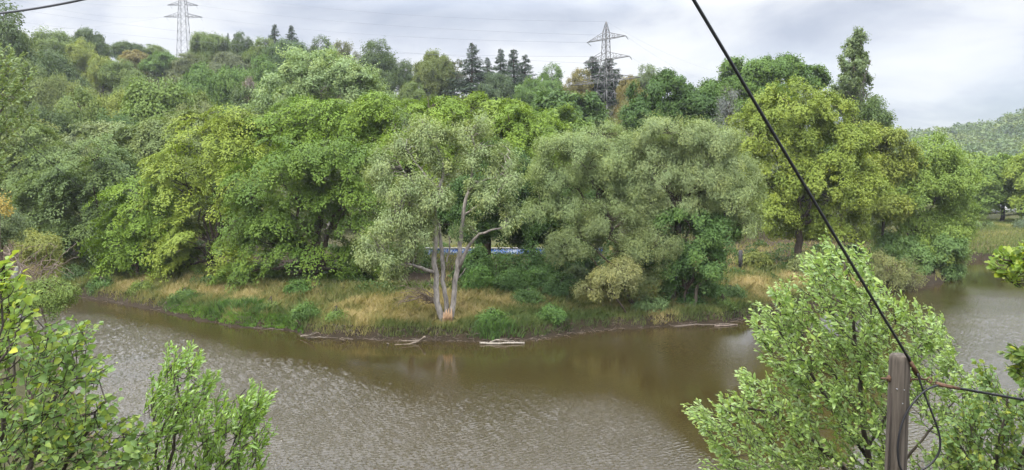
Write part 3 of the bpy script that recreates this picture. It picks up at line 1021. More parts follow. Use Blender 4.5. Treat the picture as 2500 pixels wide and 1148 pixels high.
st = dict(STY["willow"]); st["cover"] = 0.98; st["L"] = .19; st["W"] = .065
C_, O_, N_, SZ_, BT_ = crown_points(wlobes, st, r_)
wn = []
for i, spx in enumerate(STEMS):
    m1 = MB()
    P = np.array([S(p[0], p[1], YW + p[2]) for p in spx]); R = np.array([p[3] for p in spx])
    t = np.linspace(0, 1, len(P)); tt = np.linspace(0, 1, 28)
    P = np.array([np.interp(tt, t, P[:, k]) for k in range(3)]).T; P[1:] += r_.normal(0, .03, (27, 3))
    P[0] -= [0, 0, .5]
    m1.tube(P, .88 * np.interp(tt, t, R), 10)
    m1.build("stem", M_WBARK, wr, (0.29, 0.262, 0.232), True)
    wn.append(P[8:])
mL = MB()
for spx in EXTRA:
    P = np.array([S(p[0], p[1], YW + p[2]) for p in spx]); R = np.array([p[3] for p in spx])
    t = np.linspace(0, 1, len(P)); tt = np.linspace(0, 1, 12)
    P = np.array([np.interp(tt, t, P[:, k]) for k in range(3)]).T; P[1:] += r_.normal(0, .03, (11, 3))
    mL.tube(P, np.interp(tt, t, R), 7)
    wn.append(P[3:])
wn = np.concatenate(wn)
for i in r_.choice(len(C_), 330, replace=False):
    p = C_[i]
    dd = np.linalg.norm(wn - p, axis=1) + np.maximum(wn[:, 2] - p[2], 0) * 1.2
    a = wn[np.argmin(dd)]; L = np.linalg.norm(p - a)
    mL.tube(curve(a, p, -0.08, 0.07, 7, r_), np.linspace(0.018 + .012 * L, 0.012, 7), 5)
mL.build("limb", M_WBARK, wr, (0.27, 0.24, 0.21), True)
mc = MB(); sprays(mc, C_, O_, N_, SZ_, BT_, st, r_)
mc.build("crown", M_LEAF, wr, (0.178, 0.220, 0.098))
mb = MB()   # torn pale wood at the foot
for k in range(7):
    a = S(1092 + k * 3 - 8, 786 - (k % 3) * 3, YW - .30 + .03 * k); b = S(1092 + k * 3 - 8 + (k % 2) * 3, 762 - (k * 7) % 11, YW - .22)
    mb.tube([a, (a + b) / 2 + [0, -.05, 0], b], [.10, .09, .02], 6)
mb.build("torn_wood", M_BARK, wr, (0.42, 0.27, 0.16), True)

# ---- trees behind, on the lower slope
MIDG = "trees at the foot of the hillside"
tree("broadleaf_tree", "small bright round tree below the lattice tower's left side", 112, 1362, "dense", (0.105, 0.160, 0.032), [(1360, 300, 45, 32), (1345, 320, 40, 30), (1385, 325, 35, 30)], .2, group=MIDG)
tree("broadleaf_tree", "wide mid-green tree left of the lattice tower's foot", 128, 1400, "dense", (0.070, 0.118, 0.034), [(1350, 265, 45, 32), (1410, 275, 55, 40), (1440, 295, 35, 35), (1380, 300, 60, 40)], .3, group=MIDG)
tree("broadleaf_tree", "big dark green oak with a rounded crown right of the lattice tower", 106, 1640, "round", (0.050, 0.092, 0.024), [(1620, 235, 75, 48), (1580, 290, 50, 45), (1690, 270, 55, 50), (1640, 295, 75, 45), (1550, 310, 28, 30), (1720, 300, 35, 35)], .4, group=MIDG)
tree("broadleaf_tree", "large fresh green tree behind the lime with its top above the crest", 122, 1850, "round", (0.078, 0.132, 0.030), [(1830, 190, 70, 45), (1900, 185, 70, 40), (1770, 235, 60, 45), (1960, 190, 55, 28), (1990, 205, 22, 18), (1740, 250, 35, 35), (1850, 240, 90, 50), (1730, 285, 40, 30)], .4, group=MIDG)
r_ = np.random.default_rng(19)
POP_L = [(2094, 88, 3, 16)]
for i in range(58):
    y_ = 92 + 300 * ((i + r_.random()) / 58) ** .85
    hw = np.interp(y_, [72, 100, 150, 200, 250, 300, 400], [4, 14, 32, 48, 58, 66, 70])
    POP_L.append((2092 - .04 * (y_ - 80) + r_.uniform(-1, 1) * hw * .85, y_, r_.uniform(4, 8), r_.uniform(20, 36), r_.uniform(-1, 1) * hw * .05))
tree("columnar_poplar", "tall narrow columnar poplar standing higher than every other tree at right", 112, 2090, "poplar", (0.108, 0.145, 0.062),
     POP_L, .3, over=dict(s=.34, cover=.75, nl=32, lump=.5, thick=.5), bark=(0.13, .11, .09), twigs=5)
tree("broadleaf_tree", "dark loose-crowned tree pressed against the columnar poplar's right flank", 108, 2145, "airy", (0.085, 0.125, 0.040), [(2130, 300, 35, 40), (2140, 262, 20, 24), (2150, 300, 20, 26), (2120, 350, 50, 50), (2162, 310, 10, 12)], .2, over=dict(cover=1.1), group=MIDG)
tree("broadleaf_tree", "dull green tree filling in between the lime and the poplar", 104, 2060, "round", (0.075, 0.115, 0.035), [(2050, 350, 45, 40), (2110, 385, 55, 40), (2030, 370, 60, 45)], .25, group=MIDG)

# the row of soft olive crowns along the upper edge of the left wood
ROW = "soft olive crowns behind the left wood"
tree("broadleaf_tree", "olive crown above the yellow bush, leftmost in the row behind the wood", 94, 90, "layer", (0.125, 0.150, 0.058), [(60, 350, 80, 45), (130, 350, 70, 40), (100, 390, 90, 50), (20, 380, 60, 50)], .25, group=ROW)
tree("broadleaf_tree", "olive crown in the row behind the wood, just right of the leftmost olive one", 95, 240, "layer", (0.130, 0.155, 0.062), [(230, 345, 80, 40), (290, 350, 60, 40), (180, 380, 70, 50), (260, 390, 90, 50)], .25, group=ROW)
tree("broadleaf_tree", "fresh green crown in the olive row, below the wide yellow-topped hillside tree", 96, 350, "layer", (0.110, 0.150, 0.046), [(340, 325, 60, 32), (390, 335, 50, 40), (320, 370, 60, 45)], .25, group=ROW)
tree("broadleaf_tree", "feathery grey-olive crown behind the hornbeam's top, right end of the olive row", 98, 520, "airy", (0.125, 0.145, 0.062), [(480, 290, 50, 35), (540, 310, 60, 40), (450, 330, 60, 45), (600, 320, 50, 40)], .22, over=dict(cover=1.1), group=ROW)

# far bank on the right
tree("broadleaf_tree", "lone tree with a dark trunk and spreading crown on the grassy far bank", 146, 2449, "round", (0.125, 0.185, 0.042), [(2440, 420, 55, 42), (2405, 460, 45, 45), (2480, 450, 45, 45), (2440, 480, 60, 40), (2400, 510, 30, 25), (2485, 500, 35, 25)], .42, over=dict(cover=.95), fork=S(2449, 500, 146), bark=(.05, .04, .035), twigs=14)
tree("broadleaf_tree", "yellow-green tree at the right edge beside the lone tree on the far bank", 139, 2530, "round", (0.155, 0.205, 0.038), [(2510, 430, 45, 50), (2520, 490, 45, 50), (2545, 410, 50, 60)], .3)
tree("broadleaf_tree", "soft green tree behind the open feathery tree where the river bends", 168, 2370, "dense", (0.14, 0.195, 0.055), [(2360, 410, 45, 35), (2380, 450, 40, 45), (2340, 470, 40, 45), (2370, 510, 40, 40)], .3)
shrub("shrub", "round pale green bush on the far bank beside the river bend", 128, 2385, (0.095, 0.135, 0.048), [(2395, 560, 32, 16), (2365, 572, 26, 16), (2340, 590, 24, 18)], ls=1.6)
shrub("shrub", "grey-green bush at the right edge of the far bank below the lone tree", 124, 2510, (0.080, 0.105, 0.055), [(2495, 565, 35, 22), (2530, 560, 40, 26)], ls=1.6)

# ------------------------------------------------------------------ trees on the hillside
O = (0.118, 0.145, 0.046); YG = (0.155, 0.185, 0.044); DK = (0.062, 0.090, 0.032); MG = (0.098, 0.135, 0.038); FG = (0.088, 0.145, 0.038)
GB = (0.105, 0.122, 0.056); OR = (0.175, 0.150, 0.056); SPR = (0.042, 0.066, 0.036); BR = (0.14, 0.105, 0.065)
H = [
    ("airy", 0, 25, 22, 95, 160, DK, "tall dark tree at the top left corner, highest on the hillside"),
    ("dense", 0, 128, 78, 105, 232, MG, "mid-green rounded tree on the crest next to the tall dark corner tree"),
    ("dense", 1, 203, 104, 75, 222, YG, "yellow-green tree just below the dark round tree on the left crest"),
    ("round", 0, 217, 74, 82, 262, DK, "dark round tree breaking the skyline left of the far lattice tower"),
    ("dense", 2, 308, 103, 62, 282, DK, "small dark green tree on the skyline midway to the far lattice tower"),
    ("dense", 3, 372, 112, 90, 292, MG, "low wide green tree on the skyline just left of the far lattice tower"),
    ("round", 1, 335, 126, 72, 250, OR, "orange-brown tree, the only autumn-coloured one on the left slope"),
    ("dense", 4, 248, 142, 75, 210, YG, "yellow-green tree on the slope below the dark round skyline tree"),
    ("dense", 0, 295, 150, 78, 205, MG, "mid-green tree on the slope below the orange-brown tree"),
    ("dense", 1, 398, 130, 72, 240, FG, "green rounded tree to the right of the orange-brown tree"),
    ("airy", 1, 456, 132, 82, 238, GB, "grey-brown thin-crowned tree below the far lattice tower's foot"),
    ("round", 0, 548, 131, 92, 234, (0.098, 0.115, 0.058), "grey-green wide tree below the two tiny skyline spruces"),
    ("dense", 2, 508, 80, 76, 268, MG, "bushy tree on the skyline right of the far lattice tower"),
    ("dense", 3, 588, 86, 56, 266, DK, "darker tree on the skyline just right of the two tiny spruces"),
    ("spruce", 0, 556, 80, 14, 282, SPR, "left one of two tiny spruces poking above the skyline"),
    ("spruce", 1, 572, 81, 14, 284, SPR, "right one of two tiny spruces poking above the skyline"),
    ("dense", 4, 135, 128, 115, 186, DK, "large dark green tree on the left slope under the crest"),
    ("dense", 1, 45, 82, 80, 205, O, "olive tree under the tall dark corner tree"),
    ("dense", 3, 60, 160, 100, 150, (0.095, .125, .045), "dull green tree at the left border halfway up the slope"),
    ("round", 1, 492, 164, 100, 172, FG, "bright green rounded tree in the middle of the left slope"),
    ("dense", 0, 568, 168, 92, 170, FG, "green tree touching the bright green one, nearer the pale poplar"),
    ("airy", 2, 432, 188, 70, 176, GB, "small greyish tree above the wide yellow-topped tree"),
    ("dense", 2, 130, 186, 95, 152, O, "olive tree on the left slope above the dark green thicket"),
    ("round", 2, 195, 204, 85, 148, (0.120, 0.145, 0.042), "lighter olive tree beside the other olive tree on the left slope"),
    ("dense", 4, 335, 190, 90, 168, MG, "mid-green tree in the shade above the wide yellow-topped tree"),
    ("round", 0, 372, 204, 195, 121, (0.098, 0.142, 0.034), "widest hillside tree, green with a yellow-lit top, above the olive row"),
    ("round", 2, 286, 222, 95, 126, YG, "yellowish tree adjoining the widest hillside tree on its left"),
    ("dense", 3, 205, 232, 125, 121, MG, "green tree two crowns left of the widest hillside tree"),
    ("round", 1, 492, 236, 75, 125, (0.110, 0.145, 0.040), "small yellow-green tree adjoining the widest hillside tree on its right"),
    ("dense", 1, 595, 222, 105, 140, DK, "dark tree in the hollow left of the pale poplar"),
    ("tall", 0, 607, 190, 34, 150, (0.16, 0.135, 0.12), "half-dead purplish-grey slender tree left of the pale poplar"),
    ("dense", 2, 105, 262, 115, 114, DK, "dark green thicket tree low on the slope at the left"),
    ("dense", 0, 282, 285, 85, 110, (0.06, 0.10, 0.032), "small dark tree in front of the widest hillside tree"),
    ("dense", 4, 560, 270, 80, 118, (0.062, 0.100, 0.036), "dark green tree below the hollow, beside the pale poplar's foot"),
    ("spruce", 0, 670, 58, 34, 252, SPR, "left one of two spruces on the skyline above the pale poplar"),
    ("spruce", 1, 712, 61, 40, 252, SPR, "right one of two spruces on the skyline above the pale poplar"),
    ("dense", 1, 643, 98, 74, 240, MG, "green tree under the left skyline spruce"),
    ("dense", 2, 703, 100, 84, 236, (0.060, .098, .034), "green tree under the right skyline spruce"),
    ("airy", 0, 780, 93, 62, 238, DK, "dark thin-crowned tree on the skyline behind the pale poplar's top"),
    ("airy", 1, 835, 103, 62, 236, (0.110, 0.115, 0.050), "olive thin-crowned tree on the skyline behind the pale poplar"),
    ("tall", 1, 872, 128, 26, 236, (0.09, 0.10, 0.05), "wispy slender tree beside the olive thin-crowned skyline tree"),
    ("airy", 2, 926, 104, 92, 224, DK, "largest dark open-crowned tree on the skyline right of the pale poplar"),
    ("dense", 3, 645, 145, 76, 186, FG, "green tree between the dark hollow and the pale poplar's top"),
    ("airy", 3, 990, 146, 48, 224, DK, "small dark open tree right of the largest open-crowned one"),
    ("round", 2, 1060, 125, 80, 211, (0.105, 0.130, 0.036), "green tree with a yellow top standing alone on the skyline"),
    ("tall", 2, 1108, 146, 40, 214, (0.085, 0.095, 0.042), "thin tree on a bare trunk between the yellow-topped tree and the tall conifer"),
    ("larch", 0, 1153, 103, 54, 206, SPR, "tallest conifer on the bare crest, with daylight around its trunk"),
    ("larch", 1, 1190, 139, 34, 212, SPR, "thin conifer just right of the tallest conifer"),
    ("spruce", 2, 1222, 118, 40, 208, SPR, "first conifer of the dense clump right of the tallest one"),
    ("spruce", 3, 1254, 119, 52, 204, (0.038, 0.062, 0.034), "full dark conifer in the middle of the dense clump"),
    ("spruce", 1, 1282, 132, 48, 201, (0.046, 0.070, 0.042), "last conifer of the dense clump before the open gap"),
    ("dense", 0, 1212, 182, 66, 196, (0.065, 0.095, 0.045), "dull green tree at the foot of the dense conifer clump"),
    ("dense", 1, 1305, 198, 80, 176, FG, "green tree in front of the conifer clump"),
    ("airy", 0, 1346, 160, 60, 200, FG, "open-crowned green tree on the skyline left of the near lattice tower"),
    ("airy", 1, 1414, 168, 56, 198, (0.150, 0.135, 0.050), "yellow-brown tree just left of the conifers behind the near lattice tower"),
    ("spruce", 0, 1447, 137, 66, 204, SPR, "left conifer of the pair behind the near lattice tower"),
    ("spruce", 3, 1487, 141, 66, 205, (0.038, .060, .034), "right conifer of the pair behind the near lattice tower"),
    ("round", 1, 1541, 190, 62, 186, (0.180, 0.155, 0.055), "golden-brown tree right of the near lattice tower"),
    ("airy", 2, 1580, 163, 58, 212, (0.110, 0.145, 0.062), "pale open-crowned tree on the skyline right of the near lattice tower"),
    ("dense", 4, 1530, 250, 60, 150, (0.125, 0.13, 0.05), "olive-brown tree low beside the near lattice tower's foot"),
    ("airy", 3, 1735, 204, 60, 150, DK, "dark twiggy tree at the left shoulder of the large fresh green tree"),
    ("dense", 3, 1000, 205, 70, 190, MG, "round green tree on the slope under the small dark open tree"),
    ("dense", 2, 930, 172, 62, 196, DK, "dark low tree beneath the largest open-crowned skyline tree"),
]
for row in H:
    hill_tree(*row)
tree("blue_spruce", "grey-blue spruce with bare patches behind the lime's left side", 96, 1779, "willow", (0.115, 0.125, 0.115),
     [(1782, 230, 9, 22), (1780, 265, 16, 30), (1776, 300, 22, 30), (1782, 340, 24, 30)], .2, mat=M_NEEDLE, over=dict(cover=1.4, nl=40))

# ------------------------------------------------------------------ masses nobody could count
def clump_mass(name, pts, sizes, tints, nl, L, Wd, color, mat, seed, flatness=.8, nj=.4):
    """many low clumps of leaves in one mesh"""
    r = np.random.default_rng(seed)
    n = len(pts)
    d = nrm(r.normal(size=(n, nl, 3)) + np.array([0, -.15, 0.5]))
    d[..., 2] = np.abs(d[..., 2]) * r.choice([1, 1, 1, -0.3], (n, nl))
    rad = r.uniform(.7, 1.05, (n, nl, 1))
    P = pts[:, None] + d * rad * sizes[:, None, None] * np.array([1, 1, flatness])
    D = d * np.array([1, 1, .3]) + r.normal(0, .5, (n, nl, 3))
    Nn = nrm(d + np.array([0, 0, .6]) + r.normal(0, nj, (n, nl, 3)))
    T = tints[:, None] + r.normal(0, .1, (n, nl))
    mb = MB()
    f = lambda a: a.reshape(-1, 3)
    add_leaves(mb, f(P), f(D), f(Nn), (L * r.uniform(.6, 1.3, (n, nl))).ravel(), (Wd * r.uniform(.6, 1.3, (n, nl))).ravel(), T.ravel())
    o = mb.build(name, mat, None, color)
    return tag(o, kind="stuff")


r_ = np.random.default_rng(11)
# bushes covering the hillside between the trees
n = 5200
uu = r_.uniform(U(-150), U(2150), n); yy = r_.uniform(104, 300, n)
cy = np.interp(uu, CR_U, CR_Y)
k = yy < cy + 6
uu, yy = uu[k], yy[k]
xx = uu * yy
zz = ground_z(xx, yy)[0]
sz = r_.uniform(1.0, 2.6, len(xx))
o = clump_mass("hillside_scrub", np.stack([xx, yy, zz + sz * .3], -1), sz, r_.uniform(.15, .85, len(xx))  , 80, .60, .42, (0.080, 0.095, 0.040), M_LEAF, 3)
# the wooded far hill
n = 1700
uu = r_.uniform(U(1900), U(2900), n); yy = 300 + 500 * r_.random(n) ** 1.3
xx = uu * yy; zz = ground_z(xx, yy)[0]
sz = r_.uniform(3.4, 7.6, n) * np.where(yy < 380, .8, 1.0)
o = clump_mass("far_wood", np.stack([xx, yy, zz + sz * .6], -1), sz, np.clip(r_.normal(.5, .42, n), 0, 1), 120, 2.2, 1.7, (0.088, 0.122, 0.046), M_LEAF, 4, 1.0, .18)
# valley trees between the river bend and the far hill
n = 260
uu = r_.uniform(U(2080), U(2800), n); yy = r_.uniform(185, 320, n)
xx = uu * yy; zz = ground_z(xx, yy)[0]
sz = r_.uniform(3.0, 5.2, n)
o = clump_mass("valley_wood", np.stack([xx, yy, zz + sz * .9], -1), sz, np.clip(r_.normal(.55, .25, n), 0, 1), 520, .85, .6, (0.155, 0.205, 0.066), M_LEAF, 5, 1.1)

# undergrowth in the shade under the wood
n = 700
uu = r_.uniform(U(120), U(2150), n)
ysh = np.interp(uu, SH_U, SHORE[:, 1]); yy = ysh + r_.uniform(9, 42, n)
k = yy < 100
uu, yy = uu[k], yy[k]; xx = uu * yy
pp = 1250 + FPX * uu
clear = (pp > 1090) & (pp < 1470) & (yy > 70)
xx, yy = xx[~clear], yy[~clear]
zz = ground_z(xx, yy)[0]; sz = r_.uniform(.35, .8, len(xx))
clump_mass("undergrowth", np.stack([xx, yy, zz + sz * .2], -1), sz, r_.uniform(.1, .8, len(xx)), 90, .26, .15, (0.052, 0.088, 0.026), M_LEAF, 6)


# ------------------------------------------------------------------ grass on the bank
def blades(name, x, y, h, w, tint, color_lo, color_hi, seed, lean=.35, mat=None, zmin=.03):
    r = np.random.default_rng(seed)
    n = len(x)
    z = ground_z(x, y)[0]
    kk = z > np.where(h > .05, r.uniform(zmin, zmin * 2.2 + .02, n), 0)
    x, y, z, h, w, tint = x[kk], y[kk], z[kk], h[kk], w[kk], np.asarray(tint)[kk]
    n = len(x)
    b = np.stack([x, y, z - .03], -1)
    a = r.uniform(0, 2 * np.pi, n)
    sd = np.stack([np.cos(a), np.sin(a), np.zeros(n)], -1) * w[:, None] * .5
    ln = r.normal(0, lean, (n, 2)) * h[:, None] + np.array([.10, -.04]) * h[:, None]
    m = b + np.stack([ln[:, 0] * .35, ln[:, 1] * .35, h * .6], -1)
    t = b + np.stack([ln[:, 0], ln[:, 1], h * r.uniform(.8, 1.0, n)], -1)
    V = np.stack([b - sd, b + sd, m + sd * .7, t, m - sd * .7], 1).reshape(-1, 3)
    F = np.arange(n * 5).reshape(n, 5)
    mb = MB()
    mb.add(V, F, np.clip(tint, 0, 1))
    o = mb.build(name, mat, None, (1, 1, 1))
    return tag(o, kind="stuff")


def grass_material(name, stops):
    m = leaf_material(name, trans=.28, rough=.75, spec=.15)
    nt = m.node_tree
    for nd in nt.nodes:
        if nd.type == "VALTORGB":
            cr = nd.color_ramp
            while len(cr.elements) < len(stops):
                cr.elements.new(.5)
            for e, (p, c) in zip(cr.elements, stops):
                e.position = p; e.color = (*c, 1)
    return m


M_DRY = grass_material("meadow_grass", [(0, (0.062, 0.090, 0.028)), (.35, (0.105, 0.128, 0.042)), (.55, (0.175, 0.17, 0.064)), (.8, (0.265, 0.228, 0.100)), (1, (0.36, 0.29, 0.155))])
M_LUSH = grass_material("lush_bank_plants", [(0, (0.060, 0.100, 0.042)), (.5, (0.095, 0.175, 0.036)), (1, (0.165, 0.27, 0.045))])


def on_bank(n, s0, s1, p0, p1, seed):
    r = np.random.default_rng(seed)
    u = r.uniform(U(p0), U(p1), n)
    ys_ = np.interp(u, SH_U, SHORE[:, 1])
    slope = np.gradient(SHORE[:, 1], SHORE[:, 0])
    c = 1.0 / np.sqrt(1 + np.clip(np.interp(u, SH_U, slope), -2.5, 2.5) ** 2)
    s = r.uniform(s0, s1, n)
    y = ys_ + s / c
    return u * y, y, s, r


x, y, s, r_ = on_bank(190000, -.5, 12.5, 130, 2120, 21)
px_ = 1250 + FPX * x / y
pat = vnoise(x * .35, y * .35, 2) * .6 + vnoise(x * 1.1, y * 1.1, 8) * .4
dry = .55 + (pat - .5) * 1.25 + .18 * sstep((s - 1) / 4) - .45 * sstep((s - 7) / 3) - .20 * np.exp(-((s - .3) / .9) ** 2)
dry -= .35 * np.exp(-((px_ - 1370) / 150) ** 2) + .22 * np.exp(-((px_ - 230) / 90) ** 2)
dry += .28 * np.exp(-((px_ - 1830) / 60) ** 2) * sstep((s - 5) / 4)
keep = (r_.random(len(x)) < np.clip(1.25 - s / 14 - .4 * (pat < .28), .15, 1))
hgt = r_.uniform(.28, .82, len(x)) * (.6 + .4 * sstep(s / 2.0)) * (.7 + .6 * vnoise(x * .9, y * .9, 14))
blades("meadow_grass", x[keep], y[keep], hgt[keep], r_.uniform(.022, .055, len(x))[keep], (dry + r_.normal(0, .12, len(x)))[keep], 0, 0, 22, mat=M_DRY, zmin=.09)
# grass over the meadow behind, in the gaps
x, y, s, r_ = on_bank(26000, 10, 45, 1050, 2250, 23)
blades("rough_grass", x, y, r_.uniform(.2, .6, len(x)), r_.uniform(.04, .09, len(x)), .45 + .5 * (vnoise(x * .2, y * .2, 6) - .3) + r_.normal(0, .1, len(x)), 0, 0, 24, mat=M_DRY)
# far bank meadow
u_ = np.random.default_rng(3).uniform(U(2290), U(2620), 26000)
r_ = np.random.default_rng(4)
ysh = np.interp(u_, SH_U, SHORE[:, 1]); y = ysh + r_.uniform(.3, 50, len(u_)); x = u_ * y
blades("far_meadow_grass", x, y, r_.uniform(.25, .7, len(x)), r_.uniform(.06, .14, len(x)), .26 + .55 * (vnoise(x * .15, y * .15, 5) - .4) + r_.normal(0, .1, len(x)), 0, 0, 25, mat=M_DRY)
# bright green plants at the water line
x, y, s, r_ = on_bank(30000, -.25, 2.6, 405, 735, 26)
px_ = 1250 + FPX * x / y
lim = np.interp(px_, [405, 450, 560, 620, 690, 735], [.5, 1.3, 2.1, 2.6, 1.6, .6])
k = s < lim
blades("water_plants", x[k], y[k], (r_.uniform(.10, .30, len(x)) * (1 + .9 * sstep((s - .9) / 1.2)))[k], r_.uniform(.04, .09, len(x))[k], (.62 - .25 * s + .5 * (vnoise(x * 1.3, y * 1.3, 17) - .5) + r_.normal(0, .16, len(x)))[k], 0, 0, 27, lean=.5, mat=M_LUSH)

# reed and sedge tufts: each a plant
TUFTS = [(545, 2.0, 1.0, 500, "blue-green reed tuft at the back of the bright green water plants"), (600, 2.3, 1.15, 700, "tallest reed tuft behind the bright green water plants"), (640, 1.9, .95, 420, "reed tuft at the right end of the bright green plants"),
         (455, 2.6, .8, 380, "reed tuft at the left end of the bright green plants"), (1195, .5, .8, 480, "lush sedge tuft hanging to the water behind the floating log"), (1235, .5, .75, 420, "sedge tuft above the floating log's right end"), (405, .2, .6, 240, "small sedge tuft standing in the water left of the green plants")]
for i, (p, s_, h_, n_, lb) in enumerate(TUFTS):
    r_ = np.random.default_rng(40 + i)
    y0 = float(np.interp(U(p), SH_U, SHORE[:, 1])) + s_
    x0 = U(p) * y0
    x = x0 + r_.normal(0, .5, n_); y = y0 + r_.normal(0, .35, n_)
    o = blades("reed_tuft", x, y, h_ * r_.uniform(.5, 1.1, n_), r_.uniform(.035, .07, n_), .25 + r_.normal(0, .18, n_), 0, 0, 60 + i, lean=.38, mat=M_LUSH)
    del o["kind"]
    tag(o, lb, "plant", "reed and sedge tufts on the bank")

# ------------------------------------------------------------------ shrubs on the point
SHB = "shrubs along the far bank"


def bank_shrub(px, py, w, h, inland, color, label, style="shrub", **kw):
    ysh = float(np.interp(U(px), SH_U, SHORE[:, 1]))
    Y = ysh + inland
    g = gz(U(px) * Y, Y)
    c_ = (CAM[2] - g) / Y          # slope of the sight line to the plant's foot
    pyg = 574 + FPX * math.tan(math.atan(c_) - PITCH)
    py = pyg - h * .72
    sp = [(px, py, w * .62, h * .62), (px - w * .42, py + h * .18, w * .48, h * .48), (px + w * .42, py + h * .15, w * .5, h * .5), (px + w * .1, py - h * .35, w * .42, h * .42), (px - w * .1, py + h * .4, w * .55, h * .36)]
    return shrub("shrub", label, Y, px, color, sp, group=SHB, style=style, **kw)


SG = (0.068, 0.125, 0.028)
bank_shrub(748, 788, 36, 26, 1.6, (0.075, 0.130, 0.032), "leafy green shrub at the water's edge right of the bright green plants")
bank_shrub(820, 800, 26, 18, 1.4, (0.095, 0.145, 0.034), "low yellow-green shrub a little right of the leafy shrub at the water's edge")
bank_shrub(1345, 800, 34, 28, 1.4, (0.075, 0.135, 0.034), "green shrub with pale flower tips at the water's edge right of the floating log")
bank_shrub(1590, 778, 44, 24, 1.6, (0.105, 0.155, 0.060), "pale green willow shrub brushing the water below the low olive willow")
bank_shrub(1200, 795, 40, 22, 1.6, SG, "dense green shrub just above the floating log")
bank_shrub(1765, 768, 24, 16, 2.0, (0.09, 0.14, 0.035), "small green shrub near the bank's right end")
bank_shrub(1170, 690, 40, 40, 9.5, (0.060, 0.115, 0.024), "green maple sapling in shade just right of the willow's stems")
bank_shrub(1250, 700, 48, 38, 8.5, (0.062, 0.112, 0.030), "bushy green shrub two steps right of the willow's stems")
bank_shrub(1310, 690, 46, 36, 9.5, (0.055, 0.105, 0.030), "dark green shrub in the middle of the thicket under the gap")
bank_shrub(1370, 710, 50, 34, 7.0, (0.055, 0.100, 0.032), "dark green shrub below the low olive willow's left side")
bank_shrub(1290, 735, 40, 24, 6.0, (0.070, 0.118, 0.034), "low green shrub at the front of the thicket above the dry grass")
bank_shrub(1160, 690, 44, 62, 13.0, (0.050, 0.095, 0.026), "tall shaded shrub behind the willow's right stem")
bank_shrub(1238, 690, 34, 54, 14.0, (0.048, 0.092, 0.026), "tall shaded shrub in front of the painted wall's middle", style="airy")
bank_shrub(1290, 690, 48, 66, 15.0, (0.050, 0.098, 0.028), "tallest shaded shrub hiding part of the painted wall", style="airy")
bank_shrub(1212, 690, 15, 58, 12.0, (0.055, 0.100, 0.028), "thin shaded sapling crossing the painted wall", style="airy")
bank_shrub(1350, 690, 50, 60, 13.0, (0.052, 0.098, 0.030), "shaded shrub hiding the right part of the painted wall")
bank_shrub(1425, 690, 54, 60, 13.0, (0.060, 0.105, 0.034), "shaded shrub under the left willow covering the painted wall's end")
bank_shrub(1400, 650, 46, 30, 11.0, (0.085, 0.115, 0.045), "olive shrub under the left willow of the pair")
bank_shrub(1720, 725, 50, 30, 4.5, (0.065, 0.118, 0.034), "fresh green shrub at the foot of the leaning willow trunk")
bank_shrub(1680, 748, 40, 22, 3.0, (0.055, 0.105, 0.030), "dark shrub at the bank under the leaning willow trunk")
bank_shrub(1785, 715, 34, 22, 5.0, (0.085, 0.135, 0.045), "grey-green low shrub at the edge of the dry meadow")
bank_shrub(730, 705, 34, 22, 8.0, (0.062, 0.115, 0.026), "green sapling under the dark maple's hanging boughs")
bank_shrub(450, 745, 28, 20, 2.6, (0.075, 0.125, 0.034), "dark green shrub on the bank left of the reed tufts", ls=.9)
bank_shrub(345, 722, 26, 18, 2.6, (0.110, 0.150, 0.036), "yellowish green shrub on the bank near the left end")
bank_shrub(245, 712, 30, 18, 2.0, (0.065, 0.115, 0.032), "green shrub at the waterside at the bank's left end")
bank_shrub(170, 695, 40, 22, 4.0, (0.062, 0.098, 0.034), "dull shrub where the bank runs behind the brush pile")
bank_shrub(1840, 605, 42, 26, 17.0, (0.125, 0.145, 0.040), "yellow-green shrub behind the dark post at the meadow's back")
bank_shrub(1965, 620, 40, 34, 10.0, (0.150, 0.175, 0.070), "pale olive shrub at the meadow's right edge beside the near sallow's top")
bank_shrub(2110, 650, 40, 34, 5.0, (0.090, 0.135, 0.045), "grey-green shrub left of the twiggy bush over the water")
bank_shrub(2070, 600, 44, 30, 14, (0.055, 0.090, 0.030), "dark shrub in the shade under the lime tree")
bank_shrub(660, 760, 18, 14, 2.4, (0.12, 0.15, 0.045), "thin weedy shrub right behind the reed tufts", ls=.8)
tree("twiggy_bush", "rounded half-bare bush with brown twigs overhanging the water near the point's tip", 76, 2160, "willow", (0.150, 0.165, 0.066),
     [(2190, 662, 48, 32), (2150, 645, 40, 32), (2215, 682, 32, 22), (2130, 680, 40, 30), (2180, 690, 50, 18)], .09, cat="bush", over=dict(cover=.8), twigs=60, bark=(.16, .12, .09), ls=.95)

# ------------------------------------------------------------------ driftwood and bare branches
def branchy(name, label, cat, paths, color, group=None, part=None):
    mb = MB()
    r = np.random.default_rng(len(label))
    P0 = None
    for pth, r0, r1 in paths:
        P = np.array(pth, float)
        t = np.linspace(0, 1, len(P)); tt = np.linspace(0, 1, max(6, 4 * len(P)))
        Q = np.array([np.interp(tt, t, P[:, k]) for k in range(3)]).T
        Q += r.normal(0, .015, Q.shape)
        mb.tube(Q, np.linspace(r0, r1, len(Q)), 7)
    o = mb.build(name, M_BARK, None, color, True)
    return tag(o, label, cat, group)


